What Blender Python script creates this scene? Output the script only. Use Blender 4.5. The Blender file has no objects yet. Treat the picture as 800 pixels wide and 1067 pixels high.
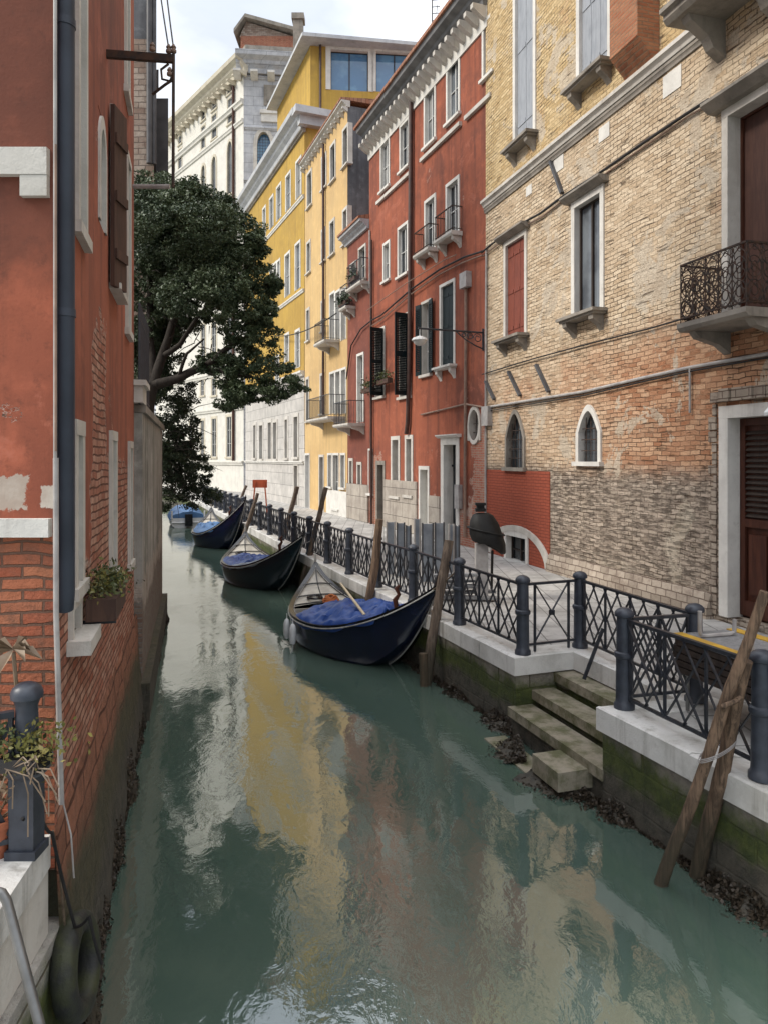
import bpy, math, random
import numpy as np
from mathutils import Vector, Matrix
from mathutils import noise as mnoise
random.seed(7); np.random.seed(7)
S = bpy.context.scene; COL = S.collection
R = math.radians
# ---------------------------------------------------------------- camera numbers (photo pixels 800 x 1067)
F, CX, HY, EYE = 770.0, 400.0, 478.0, 3.9
def atY(px, py, Y): return Vector(((px-CX)/F*Y, Y, EYE+(HY-py)/F*Y))
def atZ(px, py, z):
    Y = (z-EYE)*F/(HY-py); return Vector(((px-CX)/F*Y, Y, z))
QZ = 1.1            # quay level above the water (water is z = 0)

# ---------------------------------------------------------------- mesh builder
class MB:
    def __init__(s): s.v=[]; s.f=[]; s.m=[]
    def add(s, vs, fs, m=0):
        b=len(s.v); s.v+= [tuple(x) for x in vs]
        for f in fs: s.f.append([b+i for i in f]); s.m.append(m)
    def quad(s,a,b,c,d,m=0): s.add([a,b,c,d],[(0,1,2,3)],m)
    def box(s,x0,x1,y0,y1,z0,z1,m=0):
        s.add([(x0,y0,z0),(x1,y0,z0),(x1,y1,z0),(x0,y1,z0),(x0,y0,z1),(x1,y0,z1),(x1,y1,z1),(x0,y1,z1)],
              [(0,3,2,1),(4,5,6,7),(0,1,5,4),(1,2,6,5),(2,3,7,6),(3,0,4,7)],m)
    def obox(s,c,dx,dy,dz,hx,hy,hz,m=0):
        c=Vector(c); dx=Vector(dx).normalized()*hx; dy=Vector(dy).normalized()*hy; dz=Vector(dz).normalized()*hz
        vs=[c+a*dx+b*dy+e*dz for e in(-1,1) for b in(-1,1) for a in(-1,1)]
        s.add(vs,[(0,2,3,1),(4,5,7,6),(0,1,5,4),(1,3,7,5),(3,2,6,7),(2,0,4,6)],m)
    def bar(s,p,q,w,t,m=0,up=(0,0,1)):            # flat bar from p to q
        p=Vector(p); q=Vector(q); d=(q-p); L=d.length
        if L<1e-6: return
        d/=L; u=Vector(up)
        a=d.cross(u)
        if a.length<1e-4: a=d.cross(Vector((1,0,0)))
        a.normalize(); b=a.cross(d)
        s.obox((p+q)/2,d,a,b,L/2,t/2,w/2,m)
    def tube(s,path,r,n=8,m=0,cap=True):
        path=[Vector(p) for p in path]; k=len(path)
        rs = r if isinstance(r,(list,tuple)) else [r]*k
        vs=[]; prev=None
        for i,p in enumerate(path):
            d=(path[min(i+1,k-1)]-path[max(i-1,0)])
            if d.length<1e-9: d=Vector((0,0,1))
            d.normalize()
            if prev is None:
                a=d.cross(Vector((0,0,1)))
                if a.length<1e-3: a=d.cross(Vector((1,0,0)))
            else: a=prev-d*prev.dot(d)
            a.normalize(); prev=a; b=d.cross(a)
            for j in range(n):
                t=2*math.pi*j/n; vs.append(p+(a*math.cos(t)+b*math.sin(t))*rs[i])
        fs=[]
        for i in range(k-1):
            for j in range(n):
                fs.append((i*n+j,i*n+(j+1)%n,(i+1)*n+(j+1)%n,(i+1)*n+j))
        if cap: fs.append(tuple(reversed(range(n)))); fs.append(tuple((k-1)*n+j for j in range(n)))
        s.add(vs,fs,m)
    def lathe(s,prof,c=(0,0,0),n=16,m=0):
        vs=[]; c=Vector(c)
        for r,z in prof:
            for j in range(n):
                t=2*math.pi*j/n; vs.append((c.x+r*math.cos(t),c.y+r*math.sin(t),c.z+z))
        fs=[]; k=len(prof)
        for i in range(k-1):
            for j in range(n): fs.append((i*n+j,i*n+(j+1)%n,(i+1)*n+(j+1)%n,(i+1)*n+j))
        fs.append(tuple(reversed(range(n)))); fs.append(tuple((k-1)*n+j for j in range(n)))
        s.add(vs,fs,m)
    def prism_u(s,prof,u0,u1,m=0):                 # profile (y,z) swept along x
        k=len(prof)
        vs=[(u0,y,z) for y,z in prof]+[(u1,y,z) for y,z in prof]
        fs=[(i,(i+1)%k,k+(i+1)%k,k+i) for i in range(k)]+[tuple(reversed(range(k))),tuple(range(k,2*k))]
        s.add(vs,fs,m)
    def prism_z(s,poly,z0,z1,m=0):
        k=len(poly)
        vs=[(x,y,z0) for x,y in poly]+[(x,y,z1) for x,y in poly]
        fs=[(i,(i+1)%k,k+(i+1)%k,k+i) for i in range(k)]+[tuple(reversed(range(k))),tuple(range(k,2*k))]
        s.add(vs,fs,m)
    def build(s,name,mats,parent=None,org=(0,0,0),smooth=False):
        me=bpy.data.meshes.new(name); o3=Vector(org)
        me.from_pydata([(x-o3.x,y-o3.y,z-o3.z) for x,y,z in s.v],[],s.f)
        if not isinstance(mats,(list,tuple)): mats=[mats]
        for m in mats: me.materials.append(m)
        me.polygons.foreach_set('material_index',s.m)
        if smooth:
            me.polygons.foreach_set('use_smooth',[True]*len(s.f))
            try: me.set_sharp_from_angle(angle=R(40))
            except Exception: pass
        me.validate(); me.update()
        import bmesh
        bm=bmesh.new(); bm.from_mesh(me); bmesh.ops.recalc_face_normals(bm,faces=bm.faces); bm.to_mesh(me); bm.free()
        o=bpy.data.objects.new(name,me); COL.objects.link(o)
        if parent is not None: o.parent=parent
        else: o.location=o3
        return o
def tag(o,label=None,cat=None,group=None,kind=None):
    if label: o['label']=label
    if cat: o['category']=cat
    if group: o['group']=group
    if kind: o['kind']=kind
    return o
def thing(name,label,cat,loc=(0,0,0),group=None,rz=0):
    o=bpy.data.objects.new(name,None); COL.objects.link(o); o.location=loc; o.rotation_euler=(0,0,rz)
    o.empty_display_size=.2
    return tag(o,label,cat,group)
def copy_tree(o,loc,label=None,group=None,parent=None):
    c=o.copy(); COL.objects.link(c)
    if parent is None: c.location=loc
    else: c.parent=parent
    if label: c['label']=label
    if group: c['group']=group
    for ch in list(o.children): copy_tree(ch,None,None,None,c)
    return c

# ---------------------------------------------------------------- materials
class G:
    def __init__(s,name):
        s.m=bpy.data.materials.new(name); s.m.use_nodes=True; s.t=s.m.node_tree; s.t.nodes.clear()
        s.out=s.t.nodes.new('ShaderNodeOutputMaterial'); s.p=s.t.nodes.new('ShaderNodeBsdfPrincipled')
        s.t.links.new(s.p.outputs[0],s.out.inputs[0])
        s.tc=s.t.nodes.new('ShaderNodeTexCoord'); s.obj=s.tc.outputs['Object']
    def n(s,ty): return s.t.nodes.new(ty)
    def set(s,sock,v):
        if hasattr(v,'is_output'): s.t.links.new(v,sock)
        else:
            if isinstance(v,(tuple,list)) and len(v)==3 and sock.type=='RGBA': v=(*v,1)
            sock.default_value=v
    def math(s,op,a,b=0.0,c=0.0):
        n=s.n('ShaderNodeMath'); n.operation=op
        s.set(n.inputs[0],a); s.set(n.inputs[1],b); s.set(n.inputs[2],c); return n.outputs[0]
    def mix(s,f,a,b,mode='MIX'):
        n=s.n('ShaderNodeMix'); n.data_type='RGBA'; n.blend_type=mode
        s.set(n.inputs[0],f); s.set(n.inputs[6],a); s.set(n.inputs[7],b); return n.outputs[2]
    def rng(s,v,a,b,c=0.0,d=1.0):
        n=s.n('ShaderNodeMapRange'); n.interpolation_type='SMOOTHSTEP'
        s.set(n.inputs[0],v)
        for i,x in enumerate((a,b,c,d)): s.set(n.inputs[i+1],x)
        return n.outputs[0]
    def noise(s,vec,scale,detail=4,rough=.55,dist=0.0):
        n=s.n('ShaderNodeTexNoise'); s.set(n.inputs['Vector'],vec); n.inputs['Scale'].default_value=scale
        n.inputs['Detail'].default_value=detail; n.inputs['Roughness'].default_value=rough; n.inputs['Distortion'].default_value=dist
        return n.outputs[0]
    def noisec(s,vec,scale,detail=3):
        n=s.n('ShaderNodeTexNoise'); s.set(n.inputs['Vector'],vec); n.inputs['Scale'].default_value=scale
        n.inputs['Detail'].default_value=detail; return n.outputs['Color']
    def vor(s,vec,scale,feature='F1'):
        n=s.n('ShaderNodeTexVoronoi'); n.feature=feature; s.set(n.inputs['Vector'],vec); n.inputs['Scale'].default_value=scale; return n.outputs[0]
    def vmul(s,v,k):
        n=s.n('ShaderNodeVectorMath'); n.operation='MULTIPLY'; s.set(n.inputs[0],v); n.inputs[1].default_value=k; return n.outputs[0]
    def vadd(s,a,b):
        n=s.n('ShaderNodeVectorMath'); n.operation='ADD'; s.set(n.inputs[0],a); s.set(n.inputs[1],b); return n.outputs[0]
    def vscale(s,v,k):
        n=s.n('ShaderNodeVectorMath'); n.operation='SCALE'; s.set(n.inputs[0],v); n.inputs['Scale'].default_value=k; return n.outputs[0]
    def sep(s,v):
        n=s.n('ShaderNodeSeparateXYZ'); s.set(n.inputs[0],v); return n.outputs
    def comb(s,x,y,z=0.0):
        n=s.n('ShaderNodeCombineXYZ'); s.set(n.inputs[0],x); s.set(n.inputs[1],y); s.set(n.inputs[2],z); return n.outputs[0]
    def wallv(s,v=None):
        x,y,z=s.sep(v or s.obj)[:3]; return s.comb(s.math('ADD',x,y),z,0.0)
    def brick(s,vec,bw,bh,mort=.012,c1=(1,1,1),c2=(0,0,0),cm=(0,0,0),bias=0.0,smooth=.3):
        n=s.n('ShaderNodeTexBrick'); s.set(n.inputs['Vector'],vec)
        n.inputs['Scale'].default_value=1; n.inputs['Brick Width'].default_value=bw; n.inputs['Row Height'].default_value=bh
        n.inputs['Mortar Size'].default_value=mort; n.inputs['Mortar Smooth'].default_value=smooth; n.inputs['Bias'].default_value=bias
        s.set(n.inputs['Color1'],c1); s.set(n.inputs['Color2'],c2); s.set(n.inputs['Mortar'],cm)
        return n.outputs['Color'],n.outputs['Fac']
    def bump(s,h,strength=.5,dist=.02,prev=None):
        n=s.n('ShaderNodeBump'); s.set(n.inputs['Height'],h); n.inputs['Strength'].default_value=strength; n.inputs['Distance'].default_value=dist
        if prev is not None: s.t.links.new(prev,n.inputs['Normal'])
        return n.outputs[0]
    def done(s,col,rough=.8,normal=None,spec=.3,metal=0.0):
        s.set(s.p.inputs['Base Color'],col); s.set(s.p.inputs['Roughness'],rough)
        s.p.inputs['Specular IOR Level'].default_value=spec; s.p.inputs['Metallic'].default_value=metal
        if normal is not None: s.t.links.new(normal,s.p.inputs['Normal'])
        return s.m

def simple(name,c,c2=None,rough=.6,scale=6,spec=.3,metal=0.0,bump=.15,bscale=None):
    g=G(name); c2=c2 or tuple(x*.7 for x in c)
    f=g.noise(g.obj,scale,5); col=g.mix(g.rng(f,.35,.68),c,c2)
    h=g.noise(g.obj,bscale or scale*5,4)
    return g.done(col,rough,g.bump(h,bump,.01),spec,metal)

def patch_mask(g,x,z,noi,boxes):
    tot=None
    for (uc,zc,hu,hz) in boxes:
        a=g.math('DIVIDE',g.math('ABSOLUTE',g.math('SUBTRACT',x,uc)),hu)
        b=g.math('DIVIDE',g.math('ABSOLUTE',g.math('SUBTRACT',z,zc)),hz)
        d=g.math('ADD',g.math('MAXIMUM',a,b),g.math('MULTIPLY',g.math('SUBTRACT',noi,.5),2.2))
        m=g.rng(d,.9,1.0,1.0,0.0)
        tot=m if tot is None else g.math('MAXIMUM',tot,m)
    return tot

def plaster(name,base,alt,dirt,low=None,patches=(),bcols=((.30,.09,.05),(.40,.16,.09),(.45,.36,.28)),streak=.5,bw=.26,bh=.075,chips=0.0,rough=.88,lowpale=None,wobble=.035,mott=1.0,dark_top=None,pale=()):
    """lime plaster with blotches and streaks; brick shows below the height low=(z0,z1) and in patches"""
    g=G(name); v=g.obj; x,y,z=g.sep(v)[:3]
    big=g.noise(v,.30,6,.6); med=g.noise(v,2.2,6,.6); st=g.noise(g.vmul(v,(2.6,2.6,.16)),1.0,6,.65); fine=g.noise(v,45,3)
    c=g.mix(g.rng(big,.36,.66),base,alt)
    c=g.mix(g.math('MULTIPLY',g.rng(st,.46,.68),streak),c,dirt)
    st2=g.noise(g.vmul(g.vadd(v,(5.1,2.2,.7)),(7,7,.22)),1.0,5,.65)
    c=g.mix(g.math('MULTIPLY',g.rng(st2,.54,.68),streak*.7),c,dirt)
    c=g.mix(g.math('MULTIPLY',g.rng(med,.5,.72),.5*mott),c,tuple(min(1,k*1.45) for k in base))
    big2=g.noise(g.vadd(v,(7.3,1.1,4.7)),.55,7,.68)
    c=g.mix(g.math('MULTIPLY',g.rng(big2,.50,.64),.55*mott),c,dirt)
    c=g.mix(g.math('MULTIPLY',g.rng(g.noise(v,.9,7,.75,.8),.56,.66),.45*mott),c,tuple(min(1,k*1.25+.03) for k in base))
    c=g.mix(g.math('MULTIPLY',g.rng(g.noise(v,9,6,.75),.5,.75),.38*mott),c,dirt)
    if dark_top:
        zs_=g.math('ADD',z,g.math('MULTIPLY',g.math('SUBTRACT',big2,.5),3.2)); c=g.mix(g.rng(zs_,dark_top[0],dark_top[1],0,.62),c,dirt)  # plaster turns darker above this height, the edge broken by noise
    if pale:
        pm_=patch_mask(g,x,z,g.noise(v,5.0,7,.75),pale); c=g.mix(pm_,c,g.mix(g.rng(med,.4,.6),(.58,.52,.45),(.42,.34,.28)))
    hb=g.math('ADD',g.math('MULTIPLY',fine,.25),g.math('MULTIPLY',med,.8))
    nrm=g.bump(hb,.35,.02)
    mask=None; wob=g.noise(v,1.6,6,.65)
    if low is not None:
        zz=g.math('ADD',z,g.math('MULTIPLY',g.math('SUBTRACT',wob,.5),low[2]))
        mask=g.rng(zz,low[0],low[1],1.0,0.0)
    if patches:
        pm=patch_mask(g,x,z,g.noise(v,2.4,6,.7),patches)
        mask=pm if mask is None else g.math('MAXIMUM',mask,pm)
    if chips:
        cm=g.rng(g.noise(v,1.3,7,.72,.6),chips,chips+.015)
        mask=cm if mask is None else g.math('MAXIMUM',mask,cm)
    if mask is not None:
        wv=g.vadd(g.wallv(),g.vscale(g.noisec(v,3.0),wobble))
        bc,bf=g.brick(wv,bw,bh,.010,bcols[0],bcols[1],bcols[2],0.0,.4)
        bc=g.mix(g.math('MULTIPLY',g.rng(g.noise(v,5,5,.7),.4,.75),.7),bc,bcols[2])
        bc=g.mix(g.rng(g.noise(v,1.1,5,.6),.55,.8,0,.5),bc,dirt)
        edge=g.math('MULTIPLY',g.math('MULTIPLY',mask,g.math('SUBTRACT',1.0,mask)),4.0)
        c=g.mix(mask,c,bc)
        c=g.mix(g.math('MULTIPLY',edge,.6),c,(.55,.47,.40))
        hh=g.math('ADD',g.math('MULTIPLY',bf,-1.0),g.math('MULTIPLY',g.noise(v,14,5,.7),1.2))
        hh=g.math('SUBTRACT',g.math('MULTIPLY',mask,hh),g.math('MULTIPLY',mask,.8))
        nrm=g.bump(hh,.8,.03,nrm)
    if lowpale is not None:
        zz=g.math('ADD',z,g.math('MULTIPLY',g.math('SUBTRACT',wob,.5),.8))
        c=g.mix(g.rng(zz,lowpale[0],lowpale[1],.75,0.0),c,lowpale[2])
    return g.done(c,rough,nrm,.2)

M={}
M['red_left']=plaster('left red plaster',(.365,.122,.072),(.275,.090,.056),(.13,.056,.042),low=(2.9,3.15,2.0),patches=((2.3,4.4,.5,.75),(2.4,3.3,.7,.6),(4.6,3.0,.8,.9)),streak=.6,chips=.66,
    bcols=((.38,.13,.08),(.56,.33,.24),(.16,.075,.052)),bw=.25,bh=.072,wobble=.06)
M['red_front']=plaster('front red plaster',(.35,.105,.060),(.18,.060,.041),(.085,.040,.031),low=(3.42,3.44,.03),streak=.6,
    bcols=((.30,.080,.045),(.44,.17,.09),(.15,.085,.06)),bw=.27,bh=.074,chips=.665,wobble=.075,mott=1.4,dark_top=(4.5,5.2),pale=((6.62,3.68,.13,.11),(6.88,3.66,.05,.07)))
M['red_right']=plaster('right red plaster',(.34,.105,.058),(.245,.078,.048),(.125,.05,.038),low=(2.0,2.5,2.2),patches=((1.0,2.6,.7,1.4),(10.6,2.6,.9,2.4)),streak=.6,chips=.67,
    bcols=((.36,.10,.06),(.40,.16,.10),(.40,.32,.26)))
M['red_small']=plaster('small house red plaster',(.245,.082,.055),(.18,.064,.046),(.14,.055,.045),streak=.5,chips=.74)
M['pale_yellow']=plaster('pale ochre plaster',(.62,.43,.20),(.55,.37,.17),(.38,.27,.15),streak=.35,mott=.5)
M['ochre']=plaster('deep ochre plaster',(.50,.325,.075),(.41,.26,.065),(.27,.18,.065),streak=.5,mott=.5)
M['grey_plaster']=plaster('grey cement plaster',(.17,.175,.185),(.11,.115,.125),(.07,.07,.075),streak=.6)
M['garden']=plaster('garden wall plaster',(.42,.40,.36),(.27,.26,.235),(.13,.125,.105),low=(1.6,2.2,2.2),streak=.9,bcols=((.20,.13,.10),(.24,.19,.15),(.22,.21,.19)))


def tan_brick():
    g=G('weathered tan brick'); v=g.obj; x,y,z=g.sep(v)[:3]
    wob=g.noise(v,.5,6,.65); med=g.noise(v,2.0,6,.65); fine=g.noise(v,16,5,.7)
    wv=g.vadd(g.wallv(),g.vscale(g.vadd(g.noisec(v,2.2,4),(-.5,-.5,-.5)),.11))
    bc,bf=g.brick(wv,.27,.092,.012,(0,0,0),(1,1,1),(.45,.45,.45),0.0,.55)
    top=g.mix(bc,(.54,.38,.19),(.74,.57,.33))
    pale=g.mix(bc,(.55,.41,.27),(.76,.62,.45))
    red=g.mix(bc,(.42,.19,.10),(.68,.42,.26))
    grey=g.mix(bc,(.31,.25,.20),(.56,.46,.37))
    zz=g.math('ADD',z,g.math('MULTIPLY',g.math('SUBTRACT',wob,.5),1.6))
    c=g.mix(g.rng(zz,11.2,11.9),pale,top)
    # orange zone between 3.7 and 6.5, stronger towards the near end (large x)
    near=g.rng(g.math('ADD',x,g.math('MULTIPLY',g.math('SUBTRACT',wob,.5),6.0)),4.0,8.5,.25,1.0)
    c=g.mix(g.math('MULTIPLY',near,g.rng(zz,7.0,5.7)),c,red)
    c=g.mix(g.math('MULTIPLY',g.rng(g.noise(v,.45,5,.6),.57,.67),.6),c,red)
    gz=g.math('ADD',z,g.math('MULTIPLY',g.math('SUBTRACT',med,.5),.5))
    c=g.mix(g.rng(gz,3.95,3.35),c,grey)
    ero=g.math('MULTIPLY',g.rng(gz,3.8,3.4),g.rng(g.noise(g.vmul(v,(2.0,2.0,11.0)),1.5,7,.75),.50,.64))
    c=g.mix(g.math('MULTIPLY',ero,.55),c,(.17,.13,.10))
    pp=g.rng(g.noise(g.vadd(v,(3.1,9.2,5.5)),.62,7,.7,.5),.55,.575)
    c=g.mix(g.math('MULTIPLY',pp,.8),c,g.mix(g.rng(med,.4,.65),(.62,.54,.43),(.50,.41,.31)))
    low=g.math('MULTIPLY',g.rng(gz,2.0,1.35),.8)
    c=g.mix(low,c,(.42,.35,.28))
    # dark mortar joints, cracks and soot
    c=g.mix(g.math('MULTIPLY',g.rng(fine,.54,.78),.45),c,(.24,.165,.11))
    c=g.mix(g.math('MULTIPLY',g.rng(g.noise(v,1.2,6,.7),.5,.75),.45),c,(.52,.42,.30))
    c=g.mix(g.math('MULTIPLY',g.rng(g.noise(g.vmul(v,(2.2,2.2,.2)),1,6,.7),.55,.8),.28),c,(.20,.145,.11))
    crack=g.rng(g.noise(g.vmul(v,(1.6,1.6,17)),1.0,5,.62),.585,.66)
    c=g.mix(g.math('MULTIPLY',crack,.75),c,(.11,.07,.045))
    soft=g.rng(g.noise(v,.8,5,.65),.36,.62,.25,1.0)
    joint=g.rng(g.math('ADD',bf,g.math('MULTIPLY',g.math('SUBTRACT',fine,.5),1.3)),.42,.95)
    joint=g.math('MULTIPLY',joint,soft)
    joint=g.math('MULTIPLY',joint,g.math('SUBTRACT',1.0,g.math('MULTIPLY',pp,.75)))
    c=g.mix(g.math('MULTIPLY',joint,.9),c,(.085,.055,.036))
    h=g.math('ADD',g.math('MULTIPLY',joint,-1.0),g.math('ADD',g.math('MULTIPLY',fine,.8),g.math('MULTIPLY',g.noise(v,50,3,.7),.3)))
    h=g.math('ADD',h,g.math('MULTIPLY',med,1.6)); h=g.math('SUBTRACT',g.math('SUBTRACT',h,g.math('MULTIPLY',crack,1.2)),g.math('MULTIPLY',ero,2.2))
    n=g.bump(h,1.0,.045)
    return g.done(c,.92,n,.15)
M['tan']=tan_brick()
def plain_brick(name,c1,c2,cm,bw=.26,bh=.075,dirt=(.1,.06,.045)):
    g=G(name); v=g.obj
    wv=g.vadd(g.wallv(),g.vscale(g.noisec(v,3.0),.04))
    bc,bf=g.brick(wv,bw,bh,.011,c1,c2,cm,0.0,.4)
    c=g.mix(g.math('MULTIPLY',g.rng(g.noise(v,3,6,.7),.45,.75),.6),bc,dirt)
    h=g.math('ADD',g.math('MULTIPLY',bf,-1.0),g.noise(v,14,5,.7))
    return g.done(c,.9,g.bump(h,.8,.03),.15)
M['brick_red']=plain_brick('red brick',(.34,.09,.05),(.42,.16,.09),(.40,.31,.24))
M['red_paint']=plain_brick('red painted brick',(.37,.095,.055),(.33,.085,.05),(.22,.058,.038),.26,.08,dirt=(.25,.07,.045))
M['brick_breast']=plain_brick('chimney breast brick',(.34,.13,.07),(.42,.20,.11),(.30,.2,.13))
M['rubble']=plain_brick('rubble stone',(.30,.25,.20),(.44,.37,.30),(.16,.12,.095),.3,.13)

def stone(name,c,c2,stain,block=None,rough=.75,bumpd=.02,st=.5):
    g=G(name); v=g.obj
    a=g.noise(v,1.4,6,.65); b=g.noise(v,8,5,.65); s_=g.noise(g.vmul(v,(4,4,.3)),1.0,6,.7)
    col=g.mix(g.rng(a,.38,.66),c,c2)
    col=g.mix(g.math('MULTIPLY',g.rng(s_,.5,.75),st),col,stain)
    col=g.mix(g.math('MULTIPLY',g.rng(b,.55,.78),.35),col,stain)
    h=g.math('ADD',g.math('MULTIPLY',b,.7),g.math('MULTIPLY',g.noise(v,40,4,.7),.35))
    if block:
        bc,bf=g.brick(g.wallv(),block[0],block[1],.012,(1,1,1),(.86,.86,.86),(.3,.3,.3),0,.2)
        col=g.mix(1.0,col,bc,'MULTIPLY'); h=g.math('ADD',h,g.math('MULTIPLY',bf,-1.5))
    return g.done(col,rough,g.bump(h,.5,bumpd),.25)
M['stone']=stone('istrian stone trim',(.60,.57,.52),(.48,.45,.40),(.25,.22,.19))
M['stone_dark']=stone('sooty stone trim',(.30,.27,.23),(.20,.18,.155),(.075,.065,.058))
M['plinth']=stone('damp stained plinth',(.46,.41,.35),(.33,.29,.25),(.16,.13,.11),block=(1.3,.55),st=.7)
M['stone_white']=stone('white stone',(.70,.68,.63),(.58,.56,.52),(.33,.30,.27))
M['palazzo']=stone('palazzo sunlit cream stone',(.68,.655,.59),(.59,.57,.52),(.38,.36,.31),st=.5)  # canal face: some sun warmth is put into the cream
M['palazzo_trim']=stone('palazzo trim stone',(.58,.53,.42),(.49,.44,.35),(.32,.28,.21),st=.4)
M['palazzo_shaded']=stone('palazzo shaded grey stone',(.55,.56,.58),(.42,.43,.46),(.22,.22,.23),block=(1.6,.8))  # blocks of the face turned from the sun, its shade put into the grey
M['rustic']=stone('rusticated stone',(.58,.55,.51),(.46,.44,.41),(.24,.22,.2),block=(1.7,.75))
M['kerb']=stone('kerb stone',(.68,.67,.64),(.50,.49,.46),(.22,.205,.175),rough=.6,st=.8,bumpd=.03)
M['cornice_grey']=stone('grey painted cornice',(.52,.53,.54),(.42,.43,.45),(.22,.22,.22))
M['rough_stone']=plain_brick('rough tower stone',(.26,.19,.15),(.44,.37,.31),(.16,.13,.11),.35,.16,dirt=(.2,.12,.09))

def pavement():
    g=G('paving stone'); v=g.obj
    wv=g.comb(*[g.sep(v)[i] for i in(1,0)],0.0)
    bc,bf=g.brick(wv,.85,.42,.012,(1,1,1),(.8,.8,.8),(.35,.35,.35),0,.2)
    c=g.mix(g.rng(g.noise(v,1.1,6,.65),.38,.66),(.52,.505,.48),(.39,.38,.36))
    c=g.mix(1.0,c,bc,'MULTIPLY')
    c=g.mix(g.math('MULTIPLY',g.rng(g.noise(v,5,6,.7),.46,.7),.6),c,(.17,.16,.145)); c=g.mix(g.math('MULTIPLY',g.rng(g.noise(v,.5,5,.7),.5,.65),.45),c,(.19,.18,.165))
    h=g.math('ADD',g.math('MULTIPLY',bf,-1.0),g.noise(v,18,5,.7))
    return g.done(c,.65,g.bump(h,.4,.015),.35)
M['pave']=pavement()
def quaywall(name='algae quay wall',top=1.0,upper=(.40,.36,.31),ga=(.085,.105,.026),gb=(.040,.055,.018)):
    """tide-stained masonry: bare stone on top, a green weed belt, dark slime at the water"""
    g=G(name); x,y,z=g.sep(g.tc.outputs['Object'])[:3]; v=g.obj
    n1=g.noise(v,1.3,6,.7); n2=g.noise(v,7,6,.7)
    zz=g.math('ADD',z,g.math('MULTIPLY',g.math('SUBTRACT',n1,.5),.75))
    zz=g.math('ADD',zz,g.math('MULTIPLY',g.math('SUBTRACT',n2,.5),.25))
    bc,bf=g.brick(g.vadd(g.wallv(),g.vscale(g.noisec(v,2.0),.08)),.55,.22,.014,(1,1,1),(.7,.7,.7),(.35,.3,.27),0,.4)
    st=g.mix(g.rng(n2,.35,.7),upper,tuple(k*.6 for k in upper)); st=g.mix(1.0,st,bc,'MULTIPLY')
    green=g.mix(g.rng(n2,.35,.7),ga,gb)
    slime=g.mix(g.rng(n2,.35,.7),(.105,.093,.072),(.045,.043,.034))
    c=g.mix(g.rng(zz,top*.62,top*.88),green,st)
    c=g.mix(g.rng(zz,top*.50,top*.28),c,slime)
    h=g.math('ADD',g.math('MULTIPLY',bf,-.8),g.math('MULTIPLY',g.noise(v,16,6,.75),1.6))
    return g.done(c,.7,g.bump(h,.8,.035),.35)
M['quaywall']=quaywall()
M['leftbase']=quaywall('left foundation wall',1.45,(.40,.17,.10),(.10,.088,.05),(.055,.052,.03))
M['ledgewall']=quaywall('ledge wall',1.05,(.60,.57,.52),(.11,.13,.035),(.055,.07,.025))
def mossy():
    g=G('mossy step stone'); v=g.obj
    n1=g.noise(v,3,6,.7)
    c=g.mix(g.rng(n1,.36,.64),(.30,.265,.205),(.11,.11,.055))
    return g.done(c,.65,g.bump(g.noise(v,14,6,.7),.7,.02),.35)
M['moss']=mossy()
def water():
    g=G('canal water'); geo=g.n('ShaderNodeNewGeometry'); v=geo.outputs['Position']
    w1=g.noise(g.vmul(v,(1.0,.55,1)),1.5,3,.5,.5)
    w2=g.noise(g.vmul(v,(1.0,.6,1)),6.0,4,.55,.8)
    w3=g.noise(g.vmul(v,(1.0,.7,1)),17.0,3,.5,.3)
    calm=g.rng(g.noise(v,.28,3,.5),.40,.60,.35,1.25)
    w4=g.noise(g.vmul(v,(1.0,.8,1)),34.0,2,.5,.2)
    h=g.math('ADD',g.math('MULTIPLY',w1,.30),g.math('MULTIPLY',g.math('ADD',g.math('MULTIPLY',w2,.13),g.math('ADD',g.math('MULTIPLY',w3,.042),g.math('MULTIPLY',w4,.010))),calm))
    nrm=g.bump(h,.5,.05)
    c=g.mix(g.rng(g.noise(v,.25,4,.6),.35,.65),(.056,.094,.075),(.080,.116,.092))
    g.p.inputs['IOR'].default_value=2.7
    m=g.done(c,.035,nrm,.5); return m
M['water']=water()
def glass(name,c=(.02,.025,.03),c2=(.05,.055,.06),spec=.6,rough=.06):
    g=G(name); f=g.noise(g.obj,.9,3)
    w=g.noise(g.obj,1.7,2)
    return g.done(g.mix(g.rng(f,.42,.6),c,c2),rough,g.bump(w,.08,.02),spec)
M['glass']=glass('dark window glass')
M['glass_pale']=glass('curtained window glass',(.16,.17,.17),(.30,.30,.29),.5,.15)
M['glass_blue']=glass('painted sky blue glass',(.07,.19,.36),(.12,.27,.44),1.0,.03)  # blue of the reflected sky is put into the base colour
M['glass_sky']=glass('grey sky glass',(.17,.19,.21),(.09,.10,.115),.6,.1)
M['glass_dim']=glass('dim far glass',(.06,.065,.07),(.10,.105,.105),.4,.2)
M['glass_grey']=glass('grey blind glass',(.20,.22,.24),(.13,.145,.16),.5,.2)
def wood(name,c,c2,sc=(10,10,1.2),rough=.7,b=.4):
    g=G(name); v=g.vmul(g.obj,sc)
    f=g.noise(v,1.6,6,.65,.6); f2=g.noise(g.obj,2.3,4)
    col=g.mix(g.rng(f,.35,.68),c,c2); col=g.mix(g.rng(f2,.5,.8,0,.4),col,tuple(k*.6 for k in c2))
    return g.done(col,rough,g.bump(f,b,.012),.25)
M['wood_brown']=wood('brown door wood',(.085,.030,.018),(.05,.018,.012),rough=.45)
M['wood_dark']=wood('dark window wood',(.055,.040,.032),(.03,.023,.02))
M['wood_white']=wood('white painted sash',(.62,.62,.60),(.48,.48,.47),b=.1)
M['shutter_red']=wood('red brown shutter',(.23,.062,.038),(.16,.045,.03),b=.2)
M['shutter_brown']=wood('brown shutter',(.10,.055,.04),(.065,.038,.03),b=.2)
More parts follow.
